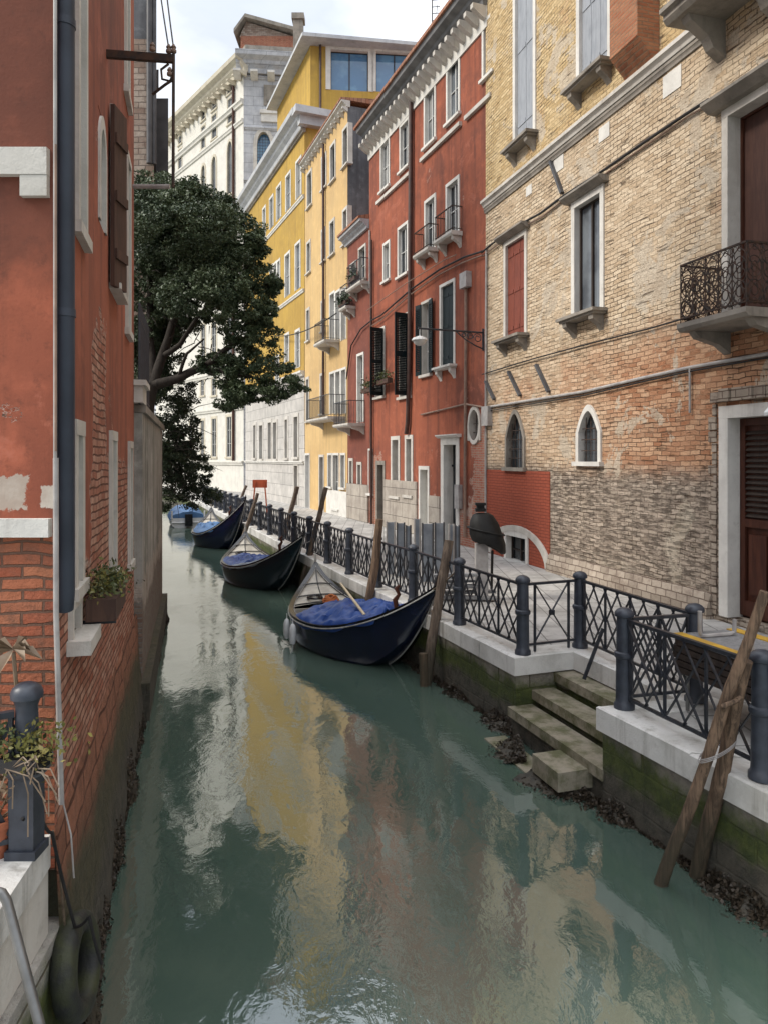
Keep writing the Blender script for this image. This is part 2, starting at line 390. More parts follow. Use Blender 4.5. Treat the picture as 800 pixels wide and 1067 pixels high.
M['shutter_grey']=wood('grey shutter',(.34,.36,.39),(.26,.28,.31),b=.1)
M['shutter_green']=wood('dark green shutter',(.004,.014,.017),(.003,.010,.012),b=.2,rough=.55)
M['shutter_rust']=wood('rusty brown blind',(.085,.042,.032),(.06,.03,.024),b=.15)
M['door_black']=wood('blue black door',(.022,.026,.032),(.013,.015,.02),rough=.5)
def pole_mat(name,c,c2):
    g=G(name); v=g.vmul(g.obj,(16,16,1.1)); f=g.noise(v,1.5,7,.7,.8); f2=g.noise(g.obj,1.7,5,.65)
    geo=g.n('ShaderNodeNewGeometry'); z=g.sep(geo.outputs['Position'])[2]
    col=g.mix(g.rng(f,.38,.62),c,c2); col=g.mix(g.rng(f2,.45,.7,0,.65),col,tuple(k*.55 for k in c2))
    wet=g.rng(g.math('ADD',z,g.math('MULTIPLY',g.math('SUBTRACT',f2,.5),1.2)),.95,.35)
    col=g.mix(g.math('MULTIPLY',wet,.75),col,(.045,.042,.028))
    return g.done(col,.85,g.bump(f,1.0,.02),.2)
M['pole']=pole_mat('weathered mooring timber',(.27,.18,.12),(.10,.07,.05))
M['pole_grey']=pole_mat('grey mooring timber',(.22,.17,.13),(.10,.075,.06))
M['plank']=wood('grey plank',(.26,.26,.26),(.17,.17,.175),(12,12,1.5),.7,.3)
M['board']=simple('blue grey board',(.30,.33,.36),(.20,.22,.25),.45,3,bump=.05)
M['iron']=simple('painted iron',(.030,.035,.045),(.016,.018,.024),.42,12,.5,bump=.1)
M['iron_post']=simple('blue black iron',(.045,.053,.070),(.028,.033,.045),.42,9,.5,bump=.12)
M['rust']=simple('rusty iron',(.035,.028,.025),(.075,.040,.025),.7,14,.3)
M['pipe_dark']=simple('slate blue downpipe',(.045,.055,.075),(.030,.037,.052),.45,2.5,.4,bump=.05)
M['pipe_brown']=simple('copper downpipe',(.085,.045,.035),(.05,.03,.026),.5,4,.4,bump=.05)
M['pipe_pale']=simple('pale conduit',(.42,.40,.38),(.30,.28,.27),.55,5,.3,bump=.05)
M['steel']=simple('dull steel',(.24,.24,.235),(.15,.15,.145),.45,5,.5,.8,bump=.05)
M['metal_grey']=simple('dark sheet metal',(.085,.085,.09),(.055,.055,.06),.5,3,.4,bump=.05)
M['cable']=simple('black cable',(.022,.02,.02),(.012,.012,.012),.6,5)
M['cable_tan']=simple('dusty cable',(.30,.20,.15),(.20,.14,.11),.7,5)
M['tile']=plain_brick('clay roof tile',(.32,.14,.085),(.40,.22,.15),(.12,.07,.05),.2,.4)
M['roofgrey']=simple('grey roof edge',(.20,.20,.20),(.12,.12,.12),.6,2)
M['bluetarp']=simple('royal blue tarpaulin',(.014,.058,.25),(.009,.040,.18),.42,3,.4,bump=.2,bscale=25)
M['bluetarp_pale']=simple('faded blue tarpaulin',(.075,.17,.34),(.045,.115,.25),.5,3,.4,bump=.2)
M['greytarp']=simple('grey blue cover',(.22,.25,.29),(.15,.18,.22),.5,3,.4)
M['hull']=simple('midnight hull paint',(.006,.011,.034),(.004,.007,.022),.22,2.5,.55,bump=.03)
M['hull_teal']=simple('dark teal hull paint',(.008,.018,.026),(.005,.012,.018),.25,2.5,.55,bump=.03)
M['deckpale']=simple('pale deck panel',(.52,.49,.42),(.38,.35,.30),.45,5,.4)
M['deckblack']=simple('black lacquer',(.008,.008,.010),(.014,.014,.016),.25,4,.5)
M['trim']=simple('silver gunwale trim',(.42,.41,.38),(.28,.27,.25),.4,8,.5)
M['white_hull']=simple('white gelcoat',(.62,.63,.64),(.50,.51,.52),.35,3,.4,bump=.04)
M['rubber']=simple('algae covered rubber',(.022,.023,.022),(.042,.047,.022),.6,7,.4,bump=.6)
M['canvas']=simple('black canvas',(.008,.008,.008),(.014,.014,.0135),.65,5,.3,bump=.3)
M['rope']=simple('old rope',(.16,.12,.085),(.09,.07,.05),.85,20,bump=.5)
M['rope_orange']=simple('orange rope',(.50,.16,.05),(.36,.11,.04),.7,20,bump=.5)
M['cream']=simple('cream painted timber',(.62,.52,.36),(.48,.39,.26),.55,6)
M['terracotta']=simple('terracotta',(.36,.12,.06),(.28,.09,.05),.8,6)
M['yellow']=simple('worn yellow paint',(.60,.36,.04),(.45,.27,.05),.6,5)
M['amber']=simple('amber lantern glass',(.42,.33,.14),(.34,.25,.10),.2,4,.5)
M['sign_white']=simple('white enamel',(.70,.71,.70),(.58,.59,.58),.4,4)
M['orange_paint']=simple('orange red paint',(.42,.09,.035),(.32,.07,.03),.5,4)
def leaf(name,c,c2,c3,sc=1.3):
    g=G(name); f=g.noise(g.obj,sc,3); f2=g.noise(g.obj,9,2)
    col=g.mix(g.rng(f,.38,.62),c,c2); col=g.mix(g.rng(f2,.55,.75,0,.7),col,c3)
    g.p.inputs['Transmission Weight'].default_value=0
    return g.done(col,.5,None,.35)
M['leaf']=leaf('evergreen leaf',(.042,.068,.034),(.078,.110,.054),(.15,.19,.10))
M['leaf_dark']=leaf('dark ivy leaf',(.032,.048,.028),(.055,.078,.040),(.095,.125,.062))
M['leaf_light']=leaf('light olive leaf',(.06,.08,.03),(.09,.105,.04),(.14,.14,.06))
M['leaf_yellow']=leaf('yellowing leaf',(.13,.13,.03),(.20,.17,.05),(.26,.21,.09),6)
M['leaf_dry']=leaf('dry leaf',(.17,.12,.075),(.26,.19,.13),(.33,.27,.2),6)
M['bark']=wood('bark',(.050,.042,.035),(.026,.022,.019),(8,8,1.5),.9,.9)
M['weedbed']=simple('slimy weed bed',(.050,.042,.028),(.022,.020,.014),.55,9,.4,bump=1.0,bscale=30)
M['weed']=leaf('brown bladder weed',(.032,.024,.016),(.058,.044,.030),(.12,.10,.078),8)

# ---------------------------------------------------------------- building frames
class Frame:
    """wall frame: x runs along the wall (left to right seen from outside), y goes into the building, z is height"""
    def __init__(s,root,A,B):
        s.root=root; s.A=Vector((A[0],A[1],0)); s.B=Vector((B[0],B[1],0)); d=s.B-s.A; s.L=d.length; s.d=d/s.L
        s.rz=math.atan2(s.d.y,s.d.x); s.holes=[]
    def uz(s,px,py):
        k=(px-CX)/F; # A.x+u dx = k (A.y+u dy)
        u=(k*s.A.y-s.A.x)/(s.d.x-k*s.d.y); Y=s.A.y+u*s.d.y
        return u,EYE+(HY-py)/F*Y
    def rect(s,x0,x1,yt,yb):
        u0=s.uz(x0,0)[0]; u1=s.uz(x1,0)[0]; xm=(x0+x1)/2
        return u0,u1,s.uz(xm,yb)[1],s.uz(xm,yt)[1]
    def part(s,mb,name,mats,smooth=False,label=None):
        o=mb.build(name,mats,s.root,smooth=smooth)
        o.location=s.A-Vector(s.root.location); o.rotation_euler=(0,0,s.rz)
        if label: o['label']=label
        return o
    def sub(s,mb,name,mats,parent,smooth=False): return mb.build(name,mats,parent,smooth=smooth)
    def world(s,u,y,z):
        n=Vector((-s.d.y,s.d.x,0)); p=s.A+s.d*u+n*y; p.z=z; return p
    def wall(s,mat,z0,z1,depth,name='wall',rev=.22,u0=0.0,u1=None,back=True,extra=()):
        u1=s.L if u1 is None else u1; mb=MB()
        H=[h for h in s.holes if h[1]>u0 and h[0]<u1 and h[3]>z0+.01 and h[2]<z1-.01]
        us=sorted({u0,u1,*[max(u0,h[0]) for h in H],*[min(u1,h[1]) for h in H]})
        zs=sorted({z0,z1,*[min(max(h[2],z0),z1) for h in H],*[min(max(h[3],z0),z1) for h in H]})
        for i in range(len(us)-1):
            for j in range(len(zs)-1):
                uc=(us[i]+us[i+1])/2; zc=(zs[j]+zs[j+1])/2
                if any(h[0]<uc<h[1] and h[2]<zc<h[3] for h in H): continue
                mb.quad((us[i],0,zs[j]),(us[i+1],0,zs[j]),(us[i+1],0,zs[j+1]),(us[i],0,zs[j+1]))
        for a,b,c,d in H:
            a=max(a,u0); b=min(b,u1); c=max(c,z0); d=min(d,z1)
            mb.quad((a,0,c),(a,rev,c),(a,rev,d),(a,0,d)); mb.quad((b,0,c),(b,0,d),(b,rev,d),(b,rev,c))
            mb.quad((a,0,d),(a,rev,d),(b,rev,d),(b,0,d)); mb.quad((a,0,c),(b,0,c),(b,rev,c),(a,rev,c))
        if back:
            mb.quad((u0,0,z0),(u0,0,z1),(u0,depth,z1),(u0,depth,z0)); mb.quad((u1,0,z0),(u1,depth,z0),(u1,depth,z1),(u1,0,z1))
            mb.quad((u0,depth,z0),(u0,depth,z1),(u1,depth,z1),(u1,depth,z0)); mb.quad((u0,0,z1),(u1,0,z1),(u1,depth,z1),(u0,depth,z1))
        me=bpy.data.meshes.new(name); me.from_pydata(mb.v,[],mb.f); me.materials.append(mat); me.update()
        o=bpy.data.objects.new(name,me); COL.objects.link(o); o.parent=s.root
        o.location=s.A-Vector(s.root.location); o.rotation_euler=(0,0,s.rz); return o

def window(fr,r,fw=.11,sur='stone',pane='glass',sash='wood_white',cols=2,rows=3,depth=.18,sill=.10,sillw=.12,hood=0,shut=None,shmat='shutter_green',name='window',px=True,proud=.035,detail=True,label=None,corbel=False,trim=None):
    u0,u1,z0,z1 = fr.rect(*r) if px else r
    fr.holes.append((u0,u1,z0,z1)); w=u1-u0; h=z1-z0
    mb=MB(); e=.012; yo=-proud; yi=depth
    mb.box(u0-fw,u0+e,yo,yi,z0,z1-e); mb.box(u1-e,u1+fw,yo,yi,z0,z1-e)
    mb.box(u0-fw,u1+fw,yo-.004,yi,z1-e,z1+fw)
    hb=MB()
    if hood: hb.prism_u([(0.0,z1+fw),(0.0,z1+fw+hood*.55),(-hood,z1+fw+hood*.55),(-hood,z1+fw+hood*.38),(-hood*.5,z1+fw+.005),(0,z1+fw+.001)],u0-fw-hood*.6,u1+fw+hood*.6)
    win=fr.part(mb,name,M[sur],label=label)
    if hood: fr.sub(hb,'hood',M[trim or sur],win)
    if sill:
        sb=MB(); sb.box(u0-fw-.06,u1+fw+.06,-sillw,yi,z0-sill,z0)
        if corbel:
            sb.box(u0-fw-.12,u1+fw+.12,-sillw-.06,0.0,z0-.05,z0+.02)
            for uc in (u0-.02,u1+.02): sb.prism_u([(0,z0-sill-.001),(-sillw*.9,z0-sill-.001),(-sillw*.85,z0-sill-.10),(-sillw*.3,z0-sill-.22),(0,z0-sill-.34)],uc-.09,uc+.09)
        fr.sub(sb,'sill',M[trim or sur],win)
    pb=MB()
    if shut=='closed':
        n=max(2,round(w/.45)); g=.012
        for i in range(n):
            a=u0+e+(w-2*e)*i/n+g/2; b=u0+e+(w-2*e)*(i+1)/n-g/2
            s1=MB(); s1.box(a,b,.05,.09,z0+.004,z1-e-.004)
            for zz in (z0+h*.12,z0+h*.5,z0+h*.88): s1.box(a+.02,b-.02,.035,.052,zz-.05,zz+.05)
            fr.sub(s1,'shutter',M[shmat],win)
        pb.box(u0+e,u1-e,.13,.15,z0,z1-e); fr.sub(pb,'pane',M[pane],win); return win
    if px and pane in('glass_pale','glass_grey') and random.random()<.4: pane=random.choice(['glass','glass_grey','glass_pale'])
    pb.quad((u0,yi-.02,z0),(u1,yi-.02,z0),(u1,yi-.02,z1),(u0,yi-.02,z1)); fr.sub(pb,'pane',M[pane],win)
    if detail:
        cb=MB(); t=.045; a,b,c,d=u0+e,u1-e,z0,z1-e; y0,y1=yi-.07,yi-.025
        cb.box(a,a+t,y0,y1,c,d); cb.box(b-t,b,y0,y1,c,d); cb.box(a+t,b-t,y0,y1,c,c+t); cb.box(a+t,b-t,y0,y1,d-t,d)
        for i in range(1,cols):
            x=a+(b-a)*i/cols; cb.box(x-t*.6,x+t*.6,y0-.004,y1,c+t,d-t)
        for j in range(1,rows):
            z=c+(d-c)*j/rows; cb.box(a+t,b-t,y0+.006,y1-.004,z-.014,z+.014)
        fr.sub(cb,'sash',M[sash],win)
    if shut in('open','ajar'):
        for sgn in ((-1,1) if shut=='open' else (1,)):
            hinge=u0-.01 if sgn<0 else u1+.01; wl=w*(.5 if shut=='open' else .62)
            ang=R(100 if shut=='ajar' else 172)
            s1=MB(); dx=Vector((-sgn*math.cos(ang),-math.sin(ang),0)); dx=Vector((sgn*-math.cos(ang),-math.sin(ang),0))
            c0=Vector((hinge,-proud-.03,(z0+z1)/2)); nrm=Vector((-dx.y,dx.x,0))
            s1.obox(c0+dx*wl*.06,dx,nrm,(0,0,1),wl*.06,.02,h/2); s1.obox(c0+dx*wl*.94,dx,nrm,(0,0,1),wl*.06,.02,h/2)
            for zz in (-.47,0,.47): s1.obox(c0+dx*wl*.5+Vector((0,0,zz*h)),dx,nrm,(0,0,1),wl*.38,.019,h*.03)
            ns=max(8,int(h/.07))
            for k in range(ns):
                zz=-h*.46+h*.92*(k+.5)/ns
                s1.obox(c0+dx*wl*.5+Vector((0,0,zz)),dx,(nrm+Vector((0,0,.9))),(0,0,1),wl*.38,.022,.012)
            fr.sub(s1,'shutter',M[shmat],win)
    return win

def arch_pts(u0,u1,z0,zs,zt,pointed=False,n=14):
    c=(u0+u1)/2; rw=(u1-u0)/2; rh=zt-zs; P=[(u0,z0)]
    for i in range(n+1):
        t=i/n
        if pointed:
            s=abs(2*t-1); x=(2*t-1); P.append((c+rw*x,zs+rh*(1-s**1.75)))
        else:
            a=math.pi*(1-t); P.append((c+rw*math.cos(a),zs+rh*math.sin(a)))
    P.append((u1,z0)); return P
def arch_window(fr,r,fw=.12,spring=.62,pointed=False,sur='stone',wallmat='tan',pane='glass',bars=True,depth=.2,proud=.05,name='window',sill=True,px=True,barmat='rust',label=None):
    u0,u1,z0,z1 = fr.rect(*r) if px else r
    zs=z0+(z1-z0)*spring; I=arch_pts(u0,u1,z0,zs,z1,pointed); O=arch_pts(u0-fw,u1+fw,z0,zs,z1+fw*1.2,pointed)
    H=(u0-fw+.004,u1+fw-.004,z0,z1+fw*1.2-.004); fr.holes.append(H)
    mb=MB(); k=len(I)
    for i in range(k-1):
        a,b,c,d=I[i],I[i+1],O[i+1],O[i]
        mb.quad((a[0],-proud,a[1]),(b[0],-proud,b[1]),(c[0],-proud,c[1]),(d[0],-proud,d[1]))
        mb.quad((d[0],-proud,d[1]),(c[0],-proud,c[1]),(c[0],.02,c[1]),(d[0],.02,d[1]))
        mb.quad((a[0],-proud,a[1]),(a[0],depth,a[1]),(b[0],depth,b[1]),(b[0],-proud,b[1]))
        # wall-coloured spandrel out to the rectangular hole
        def clampo(p): return (min(max(p[0],H[0]-.01),H[1]+.01),H[3]+.01)
        if 1<=i<k-2:
            c2,d2=clampo(c),clampo(d)
            mb.add([(d[0],.004,d[1]),(c[0],.004,c[1]),(c2[0],.004,c2[1]),(d2[0],.004,d2[1])],[(0,1,2,3)],1)
    w=fr.part(mb,name,[M[sur],M[wallmat]],label=label)
    if sill:
        sb=MB(); sb.box(u0-fw-.06,u1+fw+.06,-proud-.07,depth,z0-.1,z0); fr.sub(sb,'sill',M[sur],w)
    pb=MB(); pb.quad((u0-fw,depth-.01,z0),(u1+fw,depth-.01,z0),(u1+fw,depth-.01,z1+fw),(u0-fw,depth-.01,z1+fw)); fr.sub(pb,'pane',M[pane],w)
    if bars:
        gb=MB()
        nb=max(2,round((u1-u0)/.22))
        for i in range(1,nb):
            x=u0+(u1-u0)*i/nb; gb.tube([(x,depth-.09,z0),(x,depth-.09,z1-.03*abs(i-nb/2))],.011,6)
        nz=max(3,round((z1-z0)/.28))
        for j in range(1,nz):
            z=z0+(zs+.55*(z1-zs)-z0)*j/nz*1.08; gb.tube([(u0,depth-.09,z),(u1,depth-.09,z)],.011,6)
        fr.sub(gb,'grille',M[barmat],w)
    return w
def cornice(fr,u0,u1,z,h,proj,mat,name='cornice',mod=None,modmat=None):
    mb=MB()
    mb.prism_u([(.1,z),(-proj*.25,z),(-proj*.3,z+h*.25),(-proj*.55,z+h*.45),(-proj*.6,z+h*.6),(-proj*.95,z+h*.75),(-proj,z+h),(.1,z+h)],u0,u1)
    o=fr.part(mb,name,M[mat])
    if mod:
        sp,w,mh=mod; n=int((u1-u0)/sp)
        for i in range(n+1):
            x=u0+.1+(u1-u0-.2)*i/max(1,n); b=MB()
            b.prism_u([(-.002,z-.002),(-proj*.8,z-.002),(-proj*.8,z-mh*.35),(-proj*.35,z-mh*.8),(-.002,z-mh)],x-w/2,x+w/2)
            fr.sub(b,'bracket',M[modmat or mat],o)
    return o
def stringcourse(fr,u0,u1,z,h,p,mat,name='string_course'):
    mb=MB(); mb.prism_u([(.05,z),(-p*.5,z),(-p*.6,z+h*.3),(-p*.85,z+h*.55),(-p,z+h*.6),(-p,z+h),(.05,z+h)],u0,u1); return fr.part(mb,name,M[mat])
def balcony(fr,u0,u1,z,p,rh=.95,mat='iron',slab='stone_dark',bars=.13,fancy=False,name='balcony'):
    mb=MB(); mb.prism_u([(.02,z-.14),(-p+.05,z-.14),(-p,z-.08),(-p,z),(.02,z)],u0,u1)
    for uc in (u0+.15,u1-.15): mb.prism_u([(.0,z-.142),(-p*.8,z-.142),(-p*.7,z-.25),(-p*.25,z-.35),(0,z-.5)],uc-.08,uc+.08)
    b=fr.part(mb,name,M[slab])
    rb=MB()
    pts=[(u0+.04,0),(u0+.04,-p+.05),(u1-.04,-p+.05),(u1-.04,0)]
    for i in range(3):
        a,c=pts[i],pts[i+1]
        for zz,t in ((z+rh,.03),(z+.08,.018)): rb.bar((a[0],a[1],zz),(c[0],c[1],zz),t,.035)
        L=math.hypot(c[0]-a[0],c[1]-a[1]); n=max(1,int(L/bars))
        for k in range(n+1):
            t=k/n; x=a[0]+(c[0]-a[0])*t; y=a[1]+(c[1]-a[1])*t
            if not fancy: rb.tube([(x,y,z),(x,y,z+rh)],.009,5)
        if fancy:
            dx,dy=(c[0]-a[0])/L,(c[1]-a[1])/L
            def P(s,zz): return (a[0]+dx*s,a[1]+dy*s,z+zz)
            m=max(1,round(L/.30)); cw=L/m
            for k in range(m):
                s0=k*cw
                for fz in (.26,.62):
                    r1=cw*.30
                    for rr,zc in ((cw*.46,fz),(cw*.22,fz)):
                        rb.tube([P(s0+cw/2+rr*math.cos(q),zc+rr*1.25*math.sin(q)) for q in np.linspace(0,2*math.pi,15)],.009,5,cap=False)
                for sg in (-1,1):
                    rb.tube([P(s0+cw/2+sg*cw*.5*math.sin(q*3),.06+(rh-.1)*q/3.2) for q in np.linspace(0,3.2,18)],.009,5)
                    rb.tube([P(s0+cw/2+sg*cw*.25*(1+.6*math.cos(q*2)),.06+(rh-.1)*q/3.2) for q in np.linspace(0,3.2,14)],.007,5)
                rb.tube([P(s0,0),P(s0,rh)],.010,5)
            for k in range(int(L/.1)): 
                rb.tube([P(.05+k*.1+.045*math.cos(q),rh-.07+.045*math.sin(q)) for q in np.linspace(0,2*math.pi,9)],.006,4,cap=False)
                rb.tube([P(.05+k*.1+.04*math.cos(q),.1+.05*math.sin(q)) for q in np.linspace(0,2*math.pi,9)],.006,4,cap=False)
    fr.sub(rb,'railing',M[mat],b); return b
def wall_tube(fr,pts,r,mat,name,px=True,y=-.06,n=8):
    P=[]
    for p in pts:
        u,z=fr.uz(p[0],p[1]) if px else p[:2]; P.append((u,y,z))
    mb=MB(); mb.tube(P,r,n); return fr.part(mb,name,M[mat],smooth=True)
# ================================================================ CAMERA, SKY, SUN
cd=bpy.data.cameras.new('camera'); cam=bpy.data.objects.new('camera',cd); COL.objects.link(cam)
cam.location=(0,0,EYE); cam.rotation_euler=(R(90),0,0); cd.sensor_fit='HORIZONTAL'; cd.sensor_width=36; cd.lens=F/800*36
cd.shift_y=-(533.5-HY)/800; cd.clip_start=.05; cd.clip_end=3000; S.camera=cam
SUN_EL,SUN_AZ=R(40),R(-102)      # azimuth measured from +Y towards +X: the sun stands to the left of the canal
W=bpy.data.worlds.new('World'); S.world=W; W.use_nodes=True; wt=W.node_tree; wt.nodes.clear()
wo=wt.nodes.new('ShaderNodeOutputWorld'); bg=wt.nodes.new('ShaderNodeBackground'); sky=wt.nodes.new('ShaderNodeTexSky')
sky.sky_type='NISHITA'; sky.sun_disc=False; sky.sun_elevation=SUN_EL; sky.sun_rotation=SUN_AZ; sky.air_density=1.0; sky.dust_density=2.0
tc=wt.nodes.new('ShaderNodeTexCoord'); mp=wt.nodes.new('ShaderNodeMapping'); mp.inputs['Scale'].default_value=(1,1,2.4)
nz=wt.nodes.new('ShaderNodeTexNoise'); nz.inputs['Scale'].default_value=2.6; nz.inputs['Detail'].default_value=7; nz.inputs['Roughness'].default_value=.58; nz.inputs['Distortion'].default_value=.4
mr=wt.nodes.new('ShaderNodeMapRange'); mr.inputs[1].default_value=.30; mr.inputs[2].default_value=.66; mr.inputs[3].default_value=.72; mr.inputs[4].default_value=1.0
nz2=wt.nodes.new('ShaderNodeTexNoise'); nz2.inputs['Scale'].default_value=3.4; nz2.inputs['Detail'].default_value=6
cr=wt.nodes.new('ShaderNodeMix'); cr.data_type='RGBA'; cr.inputs[6].default_value=(5.3,5.6,6.1,1); cr.inputs[7].default_value=(8.6,8.7,8.9,1)
mx=wt.nodes.new('ShaderNodeMix'); mx.data_type='RGBA'
L=wt.links.new
L(tc.outputs['Generated'],mp.inputs[0]); L(mp.outputs[0],nz.inputs['Vector']); L(mp.outputs[0],nz2.inputs['Vector'])
mr2=wt.nodes.new('ShaderNodeMapRange'); mr2.inputs[1].default_value=.38; mr2.inputs[2].default_value=.62
L(nz.outputs[0],mr.inputs[0]); L(nz2.outputs[0],mr2.inputs[0]); L(mr2.outputs[0],cr.inputs[0])
sx=wt.nodes.new('ShaderNodeSeparateXYZ'); L(tc.outputs['Generated'],sx.inputs[0])
gr=wt.nodes.new('ShaderNodeMapRange'); gr.inputs[1].default_value=.30; gr.inputs[2].default_value=.95; gr.inputs[3].default_value=.42; gr.inputs[4].default_value=1.35; L(sx.outputs[2],gr.inputs[0])
vm=wt.nodes.new('ShaderNodeVectorMath'); vm.operation='SCALE'; L(cr.outputs[2],vm.inputs[0]); L(gr.outputs[0],vm.inputs['Scale'])
L(mr.outputs[0],mx.inputs[0]); L(sky.outputs[0],mx.inputs[6]); L(vm.outputs[0],mx.inputs[7]); L(mx.outputs[2],bg.inputs[0]); bg.inputs[1].default_value=.10; L(bg.outputs[0],wo.inputs[0])
sl=bpy.data.lights.new('sun','SUN'); sl.energy=1.15; sl.angle=R(14); sl.color=(1.0,.94,.84); so=bpy.data.objects.new('sun',sl); COL.objects.link(so)
sd=Vector((math.sin(SUN_AZ)*math.cos(SUN_EL),math.cos(SUN_AZ)*math.cos(SUN_EL),math.sin(SUN_EL)))
so.rotation_euler=sd.to_track_quat('Z','Y').to_euler(); so.location=(-30,0,60)
vs=S.view_settings; vs.view_transform='Standard'; vs.look='None'; vs.gamma=1; vs.exposure=1.36
S.display_settings.display_device='sRGB'
try: S.cycles.max_bounces=8; S.cycles.diffuse_bounces=5; S.cycles.use_denoising=True
except Exception: pass

# ================================================================ WATER, QUAY
mb=MB(); mb.quad((-400,-60,0),(400,-60,0),(400,900,0),(-400,900,0))
tag(mb.build('water',M['water']),kind='structure')
mb=MB(); mb.quad((-400,-60,-2.2),(400,-60,-2.2),(400,900,-2.2),(-400,900,-2.2))
tag(mb.build('canal_bed',M['weed']),kind='structure')
EDGE=[(5.3,1.0),(3.97,4.4),(2.46,8.32),(3.50,8.62),(2.78,10.80),(1.86,10.45),(1.15,12.4),(.42,14.3),(-.90,17.7),(-2.45,22),(-5.36,30),(-8.98,40),(-14.4,55),(-20.5,66),(-28.5,76)]
LAND=[(60,76),(60,1.0)]
def off(poly,d):     # offset an open polyline to its land side (right when walking away from the camera)
    out=[]
    for i,p in enumerate(poly):
        ns=[]
        for a,b in ((i-1,i),(i,i+1)):
            if a<0 or b>=len(poly): continue
            q=Vector(poly[b])-Vector(poly[a]); q.normalize(); ns.append(Vector((q.y,-q.x)))
        n=sum(ns,Vector((0,0)));
        if len(ns)==2:
            n.normalize(); k=1/max(.35,n.dot(ns[0])); n*=k
        out.append((p[0]+n.x*d,p[1]+n.y*d))
    return out
IN=off(EDGE,.36); OUT=off(EDGE,-.05)
mb=MB()
# pavement as strips from the kerb inward
k=len(IN)
mb.add([(x,y,QZ-.008) for x,y in IN]+[(x,y,QZ-.008) for x,y in LAND],[tuple(range(k+2))])
tag(mb.build('pavement',M['pave']),kind='structure')
mb=MB()
for i in range(len(EDGE)-1):
    a,b,c,d=OUT[i],OUT[i+1],IN[i+1],IN[i]
    Lk=math.hypot(b[0]-a[0],b[1]-a[1]); n=max(1,round(Lk/1.35))
    for j in range(n):
        g=.006/max(Lk,.1); t0=j/n+(g if j else 0); t1=(j+1)/n-(g if j<n-1 else 0)
        f=lambda p,q,t:(p[0]+(q[0]-p[0])*t,p[1]+(q[1]-p[1])*t)
        dz=random.uniform(-.006,.004); P=[f(a,b,t0),f(a,b,t1),f(d,c,t1),f(d,c,t0)]
        if 0<j<n-1: P[0]=(P[0][0]+random.uniform(-.008,.008),P[0][1]+random.uniform(-.006,.006)); P[1]=(P[1][0]+random.uniform(-.008,.008),P[1][1]+random.uniform(-.006,.006))
        zt=QZ+.004+dz; e=.018
        vs_=[(P[0][0],P[0][1],QZ-.26),(P[1][0],P[1][1],QZ-.26),(P[2][0],P[2][1],QZ-.26),(P[3][0],P[3][1],QZ-.26),
             (P[0][0],P[0][1],zt-e),(P[1][0],P[1][1],zt-e)]
        m0=f(P[0],P[3],.05); m1=f(P[1],P[2],.05)
        vs_+=[(m0[0],m0[1],zt),(m1[0],m1[1],zt),(P[2][0],P[2][1],zt),(P[3][0],P[3][1],zt)]
        mb.add(vs_,[(0,1,5,4),(4,5,7,6),(6,7,8,9),(0,4,6,9,3),(1,2,8,7,5),(3,9,8,2),(0,3,2,1)])
tag(mb.build('kerb',M['kerb']),kind='structure')
mb=MB()
for i in range(len(EDGE)-1):
    a,b=EDGE[i],EDGE[i+1]; Lk=math.hypot(b[0]-a[0],b[1]-a[1]); n=max(1,int(Lk/.5)); 
    mb.quad((a[0],a[1],-2.2),(b[0],b[1],-2.2),(b[0],b[1],QZ-.2),(a[0],a[1],QZ-.2))
tag(mb.build('quay_wall',M['quaywall']),kind='structure')
# water steps in the notch of the quay
st=thing('water_steps','mossy stone steps going down from the railing to the canal water','steps',(2.6,9.6,0))
for i,(o0,o1,z) in enumerate(((.0,.36,.82),(.36,.72,.60),(.72,1.10,.40))):
    mb=MB(); a=Vector((3.50,8.62)); b=Vector((2.78,10.80)); d=(b-a).normalized(); n=Vector((-d.y,d.x))
    p=[a+n*o0,b+n*o0,b+n*o1,a+n*o1]
    # keep ends inside the notch walls
    p=[q+ (d*.03 if j in(0,3) else -d*(.02+.0)) for j,q in enumerate(p)]
    mb.prism_z([(q.x,q.y) for q in p],z-.13,z); stp=mb.build('step',M['moss'],st,st.location)
    mb=MB(); p2=[p[0],p[1],p[2]-n*.06,p[3]-n*.06]; mb.prism_z([(q.x,q.y) for q in p2],-1.8+i*.003,z-.132); mb.build('riser',M['quaywall'],stp,st.location)
mb=MB(); mb.obox((1.72,9.75,-.06),(.30,-.95,0),(.95,.30,0),(0,0,1),.60,.16,.075); mb.build('sunken_slab',M['moss'],st,st.location)
mb=MB(); mb.obox((2.24,8.84,.19),(.95,.30,0),(-.30,.95,0),(0,0,1),.36,.30,.11)
mb.build('landing_block',M['moss'],st,st.location)

# ================================================================ TAN BRICK HOUSE (right)
def linep(a,b,Y): return (a-b*Y,Y)
BA,BB=linep(9.48,.287,22.35),linep(9.48,.287,3.0)
bh=thing('brick_house','weathered tan brick house with balcony and red painted patch on the right of the quay','house',(BA[0],BA[1],QZ))
fb=Frame(bh,BA,BB)
w=window(fb,(537,556,-60,148),fw=.13,sur='stone_white',pane='glass_grey',shut='closed',shmat='shutter_grey',sillw=.30,corbel=True,trim='stone_dark')
w=window(fb,(604,634,-90,80),fw=.13,sur='stone_white',pane='glass_grey',shut='closed',shmat='shutter_grey',sillw=.32,corbel=True,trim='stone_dark')
w=window(fb,(527,547,250,352),fw=.12,sur='stone',shut='closed',shmat='shutter_red',hood=.26,sillw=.30,corbel=True,trim='stone_dark',label='window behind closed red brown shutters')
w=window(fb,(599,626,208,328),fw=.14,sur='stone_white',pane='glass_sky',sash='wood_dark',cols=2,rows=1,hood=.26,sillw=.32,corbel=True,depth=.18,trim='stone_dark')
arch_window(fb,(528.5,545.5,431,487),fw=.10,spring=.55,pointed=True,sur='stone_dark',pane='glass',depth=.13)
